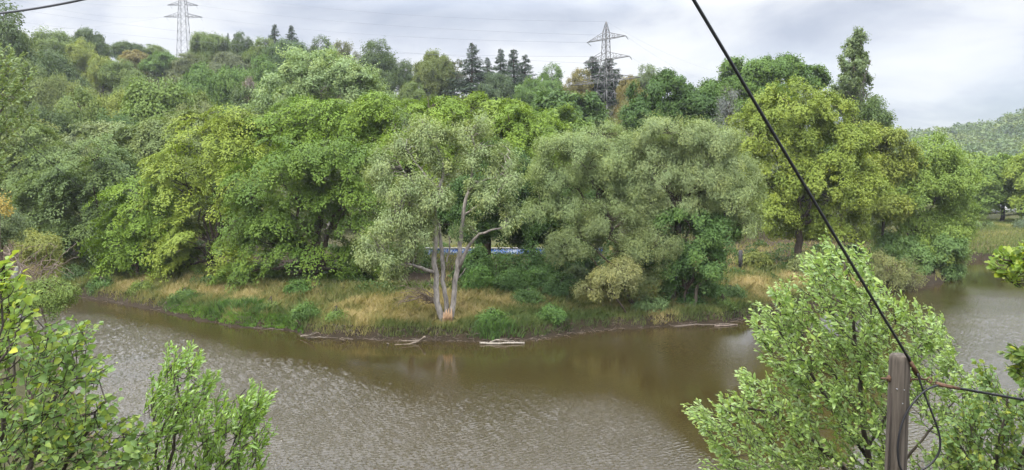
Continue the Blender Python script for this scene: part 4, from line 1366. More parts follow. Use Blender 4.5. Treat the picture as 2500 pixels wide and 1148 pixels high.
DR = "driftwood along the far bank"
branchy("log", "long pale grey log floating flat at the foot of the bank", "log", [([W0(1172, 839, .05), W0(1225, 838.5, .07), W0(1280, 838, .05)], .085, .07)], (.27, .24, .20), DR)
branchy("driftwood_branch", "curved pale branch lying just behind the long floating log", "branch", [([W0(1196, 836, .1), W0(1212, 830, .25), W0(1235, 832, .22), W0(1258, 834, .1)], .06, .03), ([W0(1212, 830, .25), W0(1240, 828, .35)], .03, .015)], (.22, .19, .155), DR)
branchy("driftwood_branch", "forked grey branch reaching into the water left of the log", "branch", [([W0(1038, 822, .6), W0(1024, 833, .15), W0(1000, 840, .0), W0(960, 843, -.02)], .09, .03), ([W0(1024, 833, .15), W0(985, 833, .2), W0(975, 829, .3)], .05, .02), ([W0(1030, 829, .3), W0(1005, 828, .45)], .03, .015)], (.20, .165, .13), DR)
branchy("driftwood_branch", "short stub of wood sticking out of the water left of the forked branch", "branch", [([W0(950, 842, -.1), W0(944, 838, .15)], .07, .04)], (.25, .21, .17), DR)
branchy("driftwood_branch", "tangled pale root under the leafy shrub at the water's edge", "root", [([W0(735, 822, .1), W0(760, 818, .35), W0(778, 812, .7)], .06, .025), ([W0(748, 826, .0), W0(772, 823, .2), W0(800, 825, .05)], .05, .03), ([W0(745, 824, .1), W0(765, 812, .6)], .03, .012)], (.20, .17, .13), DR)
branchy("driftwood_branch", "thin pale branch along the waterline near the bank's right end", "branch", [([W0(1650, 797, .15), W0(1690, 793, .25), W0(1740, 793, .12), W0(1790, 791, .08)], .05, .025)], (.17, .14, .115), DR)
branchy("driftwood_branch", "flat weathered branch drifting against the bank's right end", "branch", [([W0(1745, 797, .02), W0(1775, 795, .06), W0(1800, 793, .03)], .08, .05)], (.17, .135, .11), DR)
branchy("driftwood_branch", "dark roots sticking from the bank between the root tangle and the forked branch", "root", [([W0(830, 828, .2), W0(845, 832, .02)], .05, .02), ([W0(835, 826, .4), W0(862, 830, .1)], .04, .02), ([W0(850, 826, .4), W0(838, 832, .03)], .03, .015)], (.2, .16, .12), DR)
# roots, sticks and flood litter along the cut edge of the bank
x, y, s, r_ = on_bank(420, -.35, .5, 130, 1900, 71)
z = ground_z(x, y)[0]
mb = MB()
for i in range(len(x)):
    a = np.array([x[i], y[i], max(z[i], 0) + .04])
    L_ = r_.uniform(.2, .8)
    d_ = nrm(np.array([r_.normal(0, 1), r_.normal(-.3, .4), r_.normal(0, .25)]))
    b = a + d_ * L_; b[2] = max(b[2], .01)
    mb.tube(curve(a, b, 0, .08, 4, r_), np.linspace(.022, .008, 4), 4, False)
o = mb.build("shore_litter", M_BARK, None, (.15, .12, .095), True)
tag(o, kind="stuff")
# dead brush lying left of the willow's foot
r_ = np.random.default_rng(77)
paths = []
b0 = S(1068, 740, YW + .8)
for k in range(26):
    e = S(r_.uniform(965, 1050), r_.uniform(680, 745), YW + 1.2 + r_.uniform(-.8, .8))
    c = curve(b0 + r_.normal(0, .08, 3), e, -.12, .06, 6, r_)
    paths.append((c, .045, .012))
    for j in range(2):
        paths.append((curve(c[3 + j], c[3 + j] + r_.normal(0, .45, 3) + (e - b0) * .25, 0, .05, 4, r_), .02, .008))
branchy("dead_branch", "fallen brown leafless branch fanned out left of the willow's foot", "branch", paths, (.22, .17, .125))

# dark post in the meadow and blue-white painted wall behind the trees
def post(px, py0, py1, Y, w, name, label):
    a, b = S(px, py0, Y), S(px, py1, Y)
    mb = MB()
    mb.tube([a - [0, 0, .3], (a + b) / 2, b, b + [0, 0, .04]], [w * 1.08, w, w * .95, w * .6], 10)
    o = mb.build(name, M_BARK, None, (.07, .068, .07), True)
    tag(o, label, "post")


ym = float(np.interp(U(1808), SH_U, SHORE[:, 1])) + 15
post(1808, 645, 612, ym, .20, "wooden_post", "dark grey weathered post at the back of the dry meadow")


def painted_material():
    m, nt, out = newmat("blue_white_wall_paint")
    L = nt.links.new
    tc = N(nt, "ShaderNodeTexCoord")
    nz = N(nt, "ShaderNodeTexNoise", i_Scale=1.3, i_Detail=2.0, i_Distortion=2.5)
    L(tc.outputs["Object"], nz.inputs["Vector"])
    rp = ramp(nt, [(0.0, (0.012, 0.07, 0.35)), (.44, (0.02, 0.13, 0.55)), (.47, (.55, .62, .75)), (.53, (.6, .66, .78)), (.56, (0.02, 0.15, 0.6)), (1, (0.02, 0.12, 0.5))])
    L(nz.outputs["Fac"], rp.inputs["Fac"])
    pb = N(nt, "ShaderNodeBsdfPrincipled"); pb.inputs["Roughness"].default_value = .6
    L(rp.outputs["Color"], pb.inputs["Base Color"]); L(pb.outputs[0], out.inputs["Surface"])
    return m


YB = 84
xa, xb = S(1040, 630, YB)[0], S(1470, 630, YB)[0]
zb = gz((xa + xb) / 2, YB)
z0, z1, z2 = S(1200, 655, YB)[2], S(1200, 633, YB)[2], S(1200, 607, YB)[2]
zb = min(zb, z0) - .1
wl = empty("painted_wall", ((xa + xb) / 2, YB, zb), "low pale wall painted blue and white, glimpsed between the dark tree trunks", "wall")
mb = MB(); mb.box(((xa + xb) / 2, YB, (zb + z1) / 2), (xb - xa, .3, z1 - zb)); mb.build("base_course", plain_material("pale_render", (.55, .47, .38), .85, 0, .15, 2), wl)
mb = MB(); mb.box(((xa + xb) / 2, YB, (z1 + z2) / 2 + .002), (xb - xa, .26, z2 - z1)); mb.build("painted_panel", painted_material(), wl)
mb = MB(); mb.box(((xa + xb) / 2, YB, z2 + .05), (xb - xa + .1, .36, .09)); mb.build("coping", plain_material("coping_stone", (.5, .48, .45), .8), wl)

# caravans on the far bank
M_CAR = plain_material("caravan_white", (.62, .63, .62), .35, 0, .06, 2)
M_GLS = plain_material("dark_window_glass", (.03, .035, .04), .1, 0, .1, 2, .6)
M_TYR = plain_material("tyre_rubber", (.02, .02, .02), .8)


def caravan(px, Y, label, l=5.4):
    x = U(px) * Y; z = gz(x, Y)
    rt = empty("caravan", (x, Y, z), label, "caravan", "caravans on the far bank")
    mb = MB()
    # rounded side profile extruded across the width
    prof = [(-l / 2, .45), (-l / 2 - .12, 1.1), (-l / 2 + .15, 2.3), (-l / 2 + .6, 2.62), (l / 2 - .7, 2.62), (l / 2 - .15, 2.2), (l / 2 + .1, 1.2), (l / 2, .45)]
    n_ = len(prof)
    V = [(x + a, Y - 1.1, z + h) for a, h in prof] + [(x + a, Y + 1.1, z + h) for a, h in prof]
    mb.add(V, [[i, (i + 1) % n_, n_ + (i + 1) % n_, n_ + i] for i in range(n_)])
    b0 = mb.n
    mb.f.setdefault(n_, []).append(np.array([[b0 - 2 * n_ + i for i in reversed(range(n_))], [b0 - n_ + i for i in range(n_)]])); mb.t.setdefault(n_, []).append(np.array([.5, .5], np.float32))
    mb.build("body", M_CAR, rt)
    for a, w_ in ((-1.5, 1.1), (1.4, 1.2)):
        mb = MB(); mb.box((x + a, Y - 1.105, z + 1.7), (w_, .04, .62)); mb.build("window", M_GLS, rt)
    mb = MB(); mb.box((x + .1, Y - 1.108, z + 1.42), (.62, .04, 1.75)); mb.build("door", plain_material("caravan_door", (.5, .51, .5), .4), rt)
    mb = MB(); mb.tube([(x, Y - 1.15, z + .33), (x, Y - .95, z + .33)], [.33, .33], 16); mb.build("wheel", M_TYR, rt, smooth=True)


caravan(2478, 166, "white caravan half hidden behind the lone tree on the far bank")
caravan(2425, 174, "white caravan standing further back, left of the lone tree's trunk")

# ------------------------------------------------------------------ left bank close to the camera
near_plant("broadleaf_tree", "pale loose-leaved tree at the left edge reaching up in front of the hillside", "tree", 21,
           [(-150, 90), (20, 100), (40, 130), (80, 120), (60, 165), (105, 160), (70, 200), (90, 220), (75, 260), (110, 262), (80, 300), (60, 330), (30, 350), (40, 390), (10, 440), (-150, 480)],
           [[(-90, 760), (-70, 500), (-50, 300), (-30, 160), .14], [(-75, 420), (-20, 300), (30, 230), (60, 200), .05], [(-80, 450), (-30, 360), (20, 310), (50, 290), .045], [(-55, 300), (0, 200), (30, 150), .04]],
           420, (.125, .06), M_LEAF, (0.125, 0.165, 0.065), (.5, .0), (.35, .7), 20, 1.6, .14, 12, parts=("crown", "trunk"), bark=(.1, .085, .07))
shrub("shrub", "yellow-green bush on the brush bank at the left, above the river", 43, 95, (0.150, 0.165, 0.045), [(95, 605, 34, 34), (118, 640, 22, 34), (70, 590, 28, 20), (125, 670, 14, 20)], ls=.62, over=dict(cover=1.6))
shrub("shrub", "grey-leaved bush at the left edge over the brush pile", 38, 0, (0.095, 0.125, 0.060), [(10, 545, 34, 36), (-20, 580, 40, 40), (25, 570, 22, 20)], ls=.62, over=dict(cover=1.4))
shrub("shrub", "small bush with yellow-orange leaves at the left edge", 34, -8, (0.26, 0.20, 0.055), [(-2, 490, 16, 14), (8, 505, 14, 10)], ls=.62)
r_ = np.random.default_rng(90)
paths = []
for k in range(90):
    a = S(r_.uniform(-40, 110), r_.uniform(655, 730), 40 + r_.uniform(-1.5, 1.5))
    dx = r_.uniform(25, 95) * (1 if r_.random() < .5 else -1)
    b = S(1250 + FPX * a[0] / a[1] + dx, r_.uniform(590, 680), 40 + r_.uniform(-1.5, 1.5))
    paths.append((curve(a, b, -.15, .05, 6, r_), .03, .008))
branchy("brush_pile", "pile of bare brown brushwood on the bank at the left under the yellow-green bush", "brushwood", paths, (.21, .165, .13))
branchy("dead_stump", "grey dead stump in the brush at the left edge, upper one", "stump", [([S(38, 705, 37), S(36, 670, 37.1), S(42, 650, 37.2)], .22, .05), ([S(40, 690, 37), S(30, 668, 37)], .1, .02), ([S(43, 690, 36.8), S(50, 662, 36.9)], .08, .02)], (.2, .19, .18))
branchy("dead_stump", "grey dead stump among leaves at the left edge, lower one", "stump", [([S(52, 780, 30), S(54, 752, 30), S(58, 735, 30)], .16, .04), ([S(54, 765, 30), S(64, 742, 30)], .07, .02)], (.2, .19, .185))
shrub("shrub", "low spreading green bush leaning over the river at the left, below the brush pile", 31, 60, (0.110, 0.155, 0.040), [(50, 715, 60, 24), (110, 715, 50, 26), (150, 735, 30, 14), (20, 745, 60, 26), (170, 712, 16, 14), (90, 750, 60, 18), (-30, 730, 50, 40)], ls=.5, over=dict(cover=1.7))

# ------------------------------------------------------------------ foreground plants
near_plant("hazel_bush", "round-leaved hazel bush with a few yellow leaves filling the lower left corner", "bush", 5.8,
           [(-60, 775), (20, 790), (55, 740), (90, 800), (130, 785), (190, 770), (248, 792), (238, 815), (190, 845), (300, 880), (308, 897), (225, 912), (250, 935), (330, 960), (290, 1000), (350, 1010), (400, 1060), (370, 1170), (-60, 1170)],
           [[(60, 1180), (110, 1050, .2), (150, 930, .3), (170, 830, .3), .030], [(120, 1190), (200, 1080, -.2), (260, 980, -.3), .024], [(-20, 1180), (20, 980, -.1), (40, 860, 0), .028], [(200, 1200), (290, 1130, .1), (360, 1060, .2), .02]],
           410, (.066, .056), M_HAZEL, (0.112, 0.176, 0.048), (.5, .0), (.16, .34), 8, .7, .026, 3, prof=(0, .85, 1.0, .62, 0), updir=.15, flutter=1.0)
near_plant("hazel_bush", "upright sprig of big yellow-green leaves at the left edge in front of the brush pile", "bush", 5.2,
           [(-30, 610), (20, 600), (60, 640), (55, 690), (90, 720), (95, 775), (60, 800), (-30, 800)], [[(-40, 1180), (-10, 900), (0, 760), (10, 650), .016], [(-10, 900), (40, 820), (70, 750), .01]],
           48, (.078, .066), M_HAZEL, (0.150, 0.215, 0.045), (.6, .2), (.12, .25), 6, .3, .016, 4, prof=(0, .85, 1.0, .62, 0))
near_plant("willow_bush", "fresh green willow bush with upswept shoots against the glittering water", "bush", 7.2,
           [(345, 945), (365, 905), (395, 865), (402, 832), (440, 842), (462, 822), (500, 870), (530, 888), (550, 930), (600, 920), (645, 942), (680, 940), (662, 980), (675, 1010), (640, 1045), (690, 1035), (640, 1085), (662, 1115), (600, 1170), (320, 1170), (340, 1090), (385, 1000)],
           [[(400, 1190), (425, 1080), (432, 960), (430, 880), .022], [(440, 1200), (510, 1100, .1), (560, 1000, .2), (600, 950, .2), .018], [(470, 1210), (560, 1130, -.2), (630, 1060, -.2), .018], [(390, 1190), (375, 1060, -.2), (370, 950, -.2), .014]],
           330, (.072, .026), M_SALLOW, (0.125, 0.205, 0.034), (.45, .45), (.18, .36), 17, .6, .02, 5, prof=(0, .8, 1.0, .75, 0), updir=.7)
POLY_S = [(1650, 985), (1705, 962), (1740, 975), (1800, 905), (1760, 893), (1850, 900), (1900, 905), (1840, 872), (1852, 840), (1818, 785), (1836, 725), (1890, 722), (1868, 690), (1920, 672), (1935, 625), (1985, 610), (2008, 568),
          (2040, 555), (2060, 602), (2102, 585), (2126, 640), (2140, 680), (2190, 712), (2240, 722), (2300, 760), (2325, 835), (2340, 870), (2390, 900), (2410, 1000), (2380, 1170), (1685, 1170), (1722, 1080), (1692, 1035)]
near_plant("sallow_bush", "big windblown sallow bush with pale leaf undersides behind the wooden pole", "bush", 9.6, POLY_S,
           [[(2130, 1190), (2110, 1040), (2095, 880), (2085, 760), (2060, 640), .045], [(2110, 1190), (2000, 1090, -.3), (1900, 1010, -.5), (1780, 990, -.6), .03], [(2120, 1120, .3), (2010, 960, .3), (1930, 830, .4), (1920, 760, .4), .03],
            [(2120, 1100, .2), (2200, 950, .3), (2260, 820, .3), .03], [(2100, 1000, 0), (2010, 880, -.4), (1900, 880, -.6), .022], [(2150, 1190, -.2), (2250, 1080, -.3), (2350, 960, -.3), .025], [(2090, 850, 0), (2010, 740, 0), (1990, 660, .1), .02], [(2095, 870), (2130, 760, .2), (2120, 680, .2), .018]],
           1350, (.080, .036), M_SALLOW, (0.170, 0.245, 0.066), (-.6, .12), (.22, .42), 15, 1.0, .04, 6, prof=(0, .75, 1.0, .8, 0), updir=.35, flutter=1.05,
           dens=lambda x, y: np.where((x > 2150) & (y > 950), .45, 1.0) * np.where((y > 1050), .7, 1.0))
near_plant("alder_bush", "sparse round-leaved alder at the lower right corner with bright water showing through", "bush", 8.0,
           [(2250, 1170), (2300, 1010), (2385, 960), (2370, 880), (2430, 885), (2450, 930), (2500, 900), (2560, 900), (2560, 1170)],
           [[(2420, 1190), (2440, 1080), (2460, 960), .03], [(2400, 1190), (2340, 1080, .2), (2330, 1010, .2), .02], [(2470, 1190), (2520, 1040, -.2), (2540, 930, -.2), .022]],
           330, (.072, .056), M_HAZEL, (0.110, 0.170, 0.055), (-.3, .1), (.2, .4), 9, .7, .03, 8, prof=(0, .75, 1.0, .85, 0))
# oak boughs coming in from the right edge: one tree whose trunk stands outside
near_plant("oak_tree", "oak whose glossy lobed-leaf boughs hang in from the right edge over the river", "tree", 6.4,
           [(2385, 622), (2420, 605), (2470, 598), (2530, 590), (2640, 600), (2660, 250), (2850, -250), (3250, -200), (3350, 500), (3000, 900), (2640, 700), (2540, 690), (2505, 640), (2470, 672), (2418, 660), (2412, 640)],
           [[(2900, 1400), (2880, 1000), (2860, 720), (2890, 250), (2930, -150), .12], [(2880, 600), (3000, 350, .3), (3120, 200, .5), .04], [(2880, 450), (2780, 250, -.2), (2740, 100, -.3), .035], [(2860, 760, 0), (2700, 690, 0), (2560, 640, -.05), (2440, 632, -.1), .022], [(2870, 960, 0), (2700, 900), (2560, 865), (2470, 862), .02]],
           430, (.085, .045), M_HAZEL, (0.130, 0.19, 0.03), (-.4, .0), (.10, .22), 11, .35, .1, 9, prof=(0, .6, 1.0, .9, 0), updir=.15, dens=lambda x, y: np.where(x < 2640, 1.0, .13))
near_plant("oak_bough", "small leafy oak bough at the right edge above the alder", "branch", 6.4,
           [(2428, 862), (2445, 838), (2480, 842), (2510, 815), (2640, 800), (2640, 920), (2510, 930), (2460, 900)],
           [[(2870, 960, .1), (2700, 900, .1), (2560, 865, .1), (2470, 862, .1), -.02]],
           60, (.085, .045), M_HAZEL, (0.085, 0.130, 0.028), (-.4, .0), (.10, .22), 11, .3, .02, 10, prof=(0, .6, 1.0, .9, 0), updir=.15)

# ------------------------------------------------------------------ lattice towers and lines
def arm_geom(mb_target, c, d, half, zc, drop, body, w=.075):
    """a triangular lattice cross-arm from the tower body out to a tip on one side"""
    d = np.array([d[0], d[1], 0.0]); n_ = np.array([-d[1], d[0], 0.0])
    tip = np.array([c[0], c[1], zc]) + d * half
    for s in (-1, 1):
        b = np.array([c[0], c[1], zc]) + d * body + n_ * s * body
        t = b + np.array([0, 0, drop])
        mb_target.bar(b, tip + n_ * s * .08, w); mb_target.bar(t, tip + n_ * s * .04, w * .8)
        for f in (.3, .6):
            mb_target.bar(b + (tip - b) * f, t + (tip - t) * f, w * .6)
        mb_target.bar(b, t + (tip - t) * .3, w * .6); mb_target.bar(b + (tip - b) * .3, t + (tip - t) * .6, w * .6)
    for f in (.0, .33, .66):
        p = np.array([c[0], c[1], zc]) + d * body
        mb_target.bar(p + (tip - p) * f + n_ * body * (1 - f), p + (tip - p) * f - n_ * body * (1 - f), w * .6)
    return tip


def insulator(parent, a, dirv, L=1.3):
    mb = MB()
    k = 9
    P = np.array(a) + np.array(dirv)[None] * np.linspace(0, L, 2 * k)[:, None]
    mb.tube(P, np.tile([.11, .05], k), 8)
    mb.build("insulator", M_INSUL, parent, smooth=True)


def tower(label, x, y, zb, ztop, wb_, wt, arms, ang, taper_z, steel=None, bw=1.0):
    steel = steel or M_STEEL
    rt = empty("lattice_tower", (x, y, zb), label, "pylon", "lattice power line towers")
    mb = MB()
    ca, sa = math.cos(ang), math.sin(ang)

    def half(z):
        return np.interp(z, [zb, taper_z, ztop - 2.6, ztop], [wb_ / 2, wt / 2 * 1.15, wt / 2 * .85, .05])

    def corner(z, i):
        h = half(z)
        a, b = ((h, h), (-h, h), (-h, -h), (h, -h))[i]
        return np.array([x + a * ca - b * sa, y + a * sa + b * ca, z])
    zs = [zb]
    while zs[-1] < ztop - .6:
        zs.append(min(ztop, zs[-1] + max(.9, half(zs[-1]) * 2 * .95)))
    zs[-1] = ztop
    for za, zc_ in zip(zs[:-1], zs[1:]):
        for i in range(4):
            j = (i + 1) % 4
            mb.bar(corner(za, i), corner(zc_, i), .095 * bw)
            mb.bar(corner(za, i), corner(zc_, j), .036 * bw)
            mb.bar(corner(za, j), corner(zc_, i), .034 * bw)
            mb.bar(corner(zc_, i), corner(zc_, j), .03 * bw)
    mb.build("lattice_mast", steel, rt)
    tips = []
    for (z, hl, dr) in arms:
        mb = MB()
        pr = []
        for s in (1, -1):
            pr.append(arm_geom(mb, (x, y), (s * ca, s * sa), hl, z, dr, half(z)))
        mb.build("cross_arm", steel, rt)
        tips.append(pr)
    return rt, tips


A45 = radians(-45)
p_top = S(1480, 53, 186)
zr = gz(p_top[0], 186)
T1, tip1 = tower("near lattice tower with three pairs of cross-arms in front of the dark conifers", p_top[0], 186, zr - .3, p_top[2], 4.6, 1.4,
                 [(S(1480, 96, 186)[2], 6.0, 1.6), (S(1480, 146, 186)[2], 7.2, 1.8), (S(1480, 199, 186)[2], 10.5, 1.8)], A45, S(1480, 140, 186)[2])
p2 = S(445, -30, 300)
zl = gz(p2[0], 300)
T2, tip2 = tower("far lattice tower with two straight cross-arms on the hill's skyline", p2[0], 300, zl - .3, p2[2], 5.0, 2.0,
                 [(S(445, 13, 300)[2], 6.1, 1.3), (S(445, 42, 300)[2], 7.7, 1.5)], radians(2), S(445, 0, 300)[2], M_STEEL_FAR, 1.0)


def wire(pts_or_ends, sag, r0, label, name="power_line", group="high-voltage conductors", mat=None, k=40):
    a, b = pts_or_ends
    t = np.linspace(0, 1, k)[:, None]
    P = np.array(a) + (np.array(b) - np.array(a)) * t
    P[:, 2] -= (sag * 4 * t * (1 - t))[:, 0]
    mb = MB()
    mb.tube(P, [r0] * k, 5)
    o = mb.build(name, mat or M_WIRE, None, smooth=True)
    return tag(o, label, "power line" if name == "power_line" else "cable", group)


WR = .019
R1 = tip1
wire((tip2[0][0], R1[0][0]), 2.0, WR, "conductor from the far tower's upper arm to the near tower's upper arm")
wire((tip2[1][0], R1[0][1]), 2.0, WR, "conductor from the far tower's lower arm to the near tower's far upper arm tip")
wire((S(445, -30, 300), p_top), 3.0, WR * .8, "thin earth wire running along the top of both lattice towers")
wire((S(75, 28, 230), R1[1][1]), 2.0, WR, "conductor crossing below the far tower's arms and ending at the near tower's middle arm")
wire((S(60, 55, 235), R1[1][0]), 3.0, WR, "lowest long conductor crossing the far tower and the tree tops to the near tower")
wire((S(-60, -45, 170), tip2[0][1]), 2.5, WR, "conductor coming down from the top left to the far tower's upper arm")
wire((S(-60, -25, 170), tip2[1][1]), 2.5, WR, "conductor coming down from the top left to the far tower's lower arm")
wire((S(-60, 62, 330), tip2[1][1]), 3.0, WR, "slack conductor sagging from the left border up to the far tower's lower arm")
for (tp, e, lb) in ((R1[0][0], (1800, 205), "conductor leaving the near tower's upper arm to the right, falling behind the trees"),
                    (R1[1][0], (1740, 195), "conductor leaving the near tower's middle arm to the right, falling behind the trees"),
                    (p_top, (1850, 190), "thin earth wire leaving the near tower's peak to the right")):
    wire((tp, S(e[0], e[1], 330)), 3.5, WR * .8, lb)
for pr in R1[:2]:
    dv = nrm(S(1800, 205, 330) - pr[0]); dv[2] = -.25
    insulator(T1, pr[0], nrm(dv), 2.0)
    insulator(T1, pr[1], nrm(np.array([.6, .6, -.35])), 1.6)
for pr in tip2:
    for q in pr:
        insulator(T2, q + np.array([-1.0 if q is pr[0] else 1.0, 0, 0]), nrm(np.array([.55, -.2, -.75])), 1.9)

# ------------------------------------------------------------------ wooden pole with its cables
YP = 6.6
top, bot = S(2197, 866, YP), S(2187, 1148, YP)
xp = top[0]
zg = gz(xp, YP)
pole = empty("telephone_pole", (xp, YP, min(zg, bot[2] - 1.5)), "weathered wooden pole at the lower right carrying two black cables", "pole")
rad = 24 * YP / FPX
mb = MB()
zs = np.concatenate([np.linspace(min(zg, bot[2] - 1.5) - .3, top[2] - .05, 24), [top[2] - .012, top[2] + .004]])
rs = np.concatenate([np.linspace(rad * 1.14, rad, 24), [rad * .97, rad * .80]])
mb.tube(np.stack([np.full(len(zs), xp), np.full(len(zs), YP), zs], -1) + np.concatenate([[0, 0, 0]]) , rs, 28)
# the sawn top is slightly sloped
post_o = mb.build("post", M_POLE, pole, (0.074, 0.062, 0.050), True)
# long drying crack down the left side
mb = MB()
mb.tube([S(2176, 960, YP - rad * .75), S(2172, 1060, YP - rad * .75), S(2168, 1148, YP - rad * .76), S(2166, 1240, YP - rad * .77)], [.003, .006, .008, .006], 5)
mb.build("drying_crack", plain_material("crack_shadow_wood", (.03, .022, .018), 1.0), pole)
zb_ = S(2200, 924, YP)[2]
mb = MB()
mb.tube([(xp - rad - .075, YP, zb_), (xp + rad + .17, YP, zb_ - .012)], [.009, .009], 8)
mb.tube([(xp - rad - .012, YP, zb_), (xp - rad + .003, YP, zb_)], [.03, .03], 12)
mb.tube([(xp + rad - .003, YP, zb_ - .01), (xp + rad + .014, YP, zb_ - .01)], [.03, .03], 12)
th = np.linspace(0, 2 * np.pi, 16)
eye = np.array([xp + rad + .19, YP, zb_ - .013])
mb.tube(np.stack([eye[0] + .024 * np.cos(th), np.full(16, YP), eye[2] + .020 * np.sin(th)], -1), [.007] * 16, 6)
mb.build("eye_bolt", M_RUST, pole, smooth=True)
for p in ((2190, 950), (2207, 952), (2203, 985)):
    c = S(p[0], p[1], YP - rad * .96)
    mb = MB(); mb.tube([c + [0, .01, 0], c - [0, .006, 0]], [.004, .0055], 8); mb.build("nail", M_INSUL, pole)


def clamp(a, b, w, h, label, col):
    """wedge clamp holding a cable: body, cover plate, wire bail"""
    a, b = np.array(a), np.array(b)
    d = nrm(b - a); L = np.linalg.norm(b - a)
    sd = nrm(np.cross(d, [0, 1.0, 0])); nn = np.cross(sd, d)
    rt = empty("cable_clamp", a, label, "clamp", "cable clamps on the pole")
    mb = MB()
    for k_, (f0, f1, w0, w1, h0) in enumerate(((0, 1, w, w * .62, h), (.12, .92, w * .7, w * .5, h * 1.45))):
        p, q = a + d * L * f0, a + d * L * f1
        V = []
        for c, ww in ((p, w0), (q, w1)):
            for s1, s2 in ((-1, -1), (1, -1), (1, 1), (-1, 1)):
                V.append(c + sd * s1 * ww / 2 + nn * s2 * h0 / 2)
        mb.add(V, [[3, 2, 1, 0], [4, 5, 6, 7], [0, 1, 5, 4], [1, 2, 6, 5], [2, 3, 7, 6], [3, 0, 4, 7]])
        if k_ == 0:
            mb.build("body", M_RUST, rt); mb = MB()
    mb.build("cover_plate", M_RUST, rt)
    mb = MB()
    mb.tube([a + sd * w * .4, a - d * .05, eye, a - d * .05 - sd * .01, a - sd * w * .4], [.005] * 5, 6)
    mb.build("bail", M_RUST, rt, smooth=True)
    return rt


YF = YP - .02
clamp(S(2240, 915, YF - .02), S(2222, 882, YF - .06), .040, .028, "rusty wedge clamp gripping the steep cable at the pole's top", None)
clamp(S(2285, 937, YF), S(2342, 949, YF - .02), .038, .028, "rusty wedge clamp gripping the cable that leaves to the right", None)
CR_ = .0125


def cable(pts, r0, label, group="black cables on the pole", name="cable", k=60):
    P = np.array(pts, float)
    d = np.concatenate([[0], np.cumsum(np.linalg.norm(np.diff(P, axis=0), axis=1))]); t = d / d[-1]
    tt = np.linspace(0, 1, k)
    # Catmull-style smoothing by repeated averaging of a dense polyline
    Q = np.array([np.interp(tt, t, P[:, i]) for i in range(3)]).T
    for _ in range(14):
        Q[1:-1] = .25 * Q[:-2] + .5 * Q[1:-1] + .25 * Q[2:]
    mb = MB(); mb.tube(Q, [r0] * k, 8)
    o = mb.build(name, M_RUBBER, None, smooth=True)
    return tag(o, label, "cable", group)


# the steep cable climbs to a pole on the upper side of the road
a = S(2222, 882, YF - .06); b = S(1698, 0, 4.9); far = b + (b - a) * 1.3
wire((a, far), .02, CR_, "thick black cable rising steeply from the pole top across the sky", "cable", "black cables on the pole", M_RUBBER)
a2 = S(2340, 948, YF - .02)
wire((a2, S(2700, 1012, YF + .4)), .0, CR_, "black cable running off to the right from the pole's second clamp", "cable", "black cables on the pole", M_RUBBER)
cable([S(2240, 912, YF - .05), S(2252, 950, YF - .06), S(2272, 1000, YF - .06), S(2295, 1060, YF - .06), S(2298, 1100, YF - .06), S(2280, 1130, YF - .06), S(2240, 1155, YF - .06), S(2215, 1165, YF - .1), S(2196, 1150, YF - rad - .02), S(2190, 1100, YF - rad - .02), S(2194, 1060, YF - rad - .02),
       S(2208, 1015, YF - rad), S(2230, 980, YF - .10), S(2262, 948, YF - .06), S(2290, 941, YF - .03)], .0095, "slack black cable loop hanging between the two clamps beside the pole", k=90)
wire((S(-60, 38, 9), S(260, -14, 7.4)), .03, .0135, "twisted black cable slanting across the top left corner", "cable", "overhead cables", M_RUBBER)
wire((S(20, 305, 30), S(330, 545, 62)), .4, .014, "thin dark wire slanting down across the left wood", "cable", "overhead cables", M_RUBBER)

# ------------------------------------------------------------------ air, sky and light
HAZE_D = 0.00016
mb = MB()
mb.box((0, 380, 65), (1900, 920, 200))
hz = mb.mesh("haze", None or bpy.data.materials.new("haze_air"))
hm = hz.materials[0]; hm.use_nodes = True
hm.node_tree.nodes.clear()
ho = hm.node_tree.nodes.new("ShaderNodeOutputMaterial"); pv = hm.node_tree.nodes.new("ShaderNodeVolumePrincipled")
pv.inputs["Color"].default_value = (.86, .92, 1.0, 1); pv.inputs["Density"].default_value = HAZE_D; pv.inputs["Anisotropy"].default_value = .2
hm.node_tree.links.new(pv.outputs[0], ho.inputs["Volume"])
if USE_HAZE:
    ob = bpy.data.objects.new("haze", hz); COL.objects.link(ob); tag(ob, kind="stuff")

SUN_EL, SUN_AZ = 56.0, -130.0   # azimuth measured from the viewing direction, towards the left and behind
w = bpy.data.worlds.new("World"); scene.world = w; w.use_nodes = True
nt = w.node_tree; nt.nodes.clear(); L = nt.links.new
out = nt.nodes.new("ShaderNodeOutputWorld"); bg = nt.nodes.new("ShaderNodeBackground")
sky = nt.nodes.new("ShaderNodeTexSky"); sky.sky_type = "NISHITA"; sky.sun_disc = False
sky.sun_elevation = radians(SUN_EL); sky.sun_rotation = radians(SUN_AZ)
sky.air_density = 1.2; sky.dust_density = 1.5
tc = N(nt, "ShaderNodeTexCoord")
sep = N(nt, "ShaderNodeSeparateXYZ"); L(tc.outputs["Generated"], sep.inputs[0])
zz = N(nt, "ShaderNodeMath", operation="MAXIMUM"); zz.inputs[1].default_value = 0.0; L(sep.outputs["Z"], zz.inputs[0])
za = N(nt, "ShaderNodeMath", operation="ADD"); za.inputs[1].default_value = .22; L(zz.outputs[0], za.inputs[0])
dv = N(nt, "ShaderNodeVectorMath", operation="DIVIDE")
cmb = N(nt, "ShaderNodeCombineXYZ"); L(za.outputs[0], cmb.inputs[0]); L(za.outputs[0], cmb.inputs[1]); cmb.inputs[2].default_value = 1.0
L(tc.outputs["Generated"], dv.inputs[0]); L(cmb.outputs[0], dv.inputs[1])
mpp = N(nt, "ShaderNodeMapping"); mpp.inputs["Scale"].default_value = (.8, .85, .0); mpp.inputs["Location"].default_value = (CLOUD_X, CLOUD_Y, 0); mpp.inputs["Rotation"].default_value = (0, 0, radians(-12))
L(dv.outputs[0], mpp.inputs["Vector"])
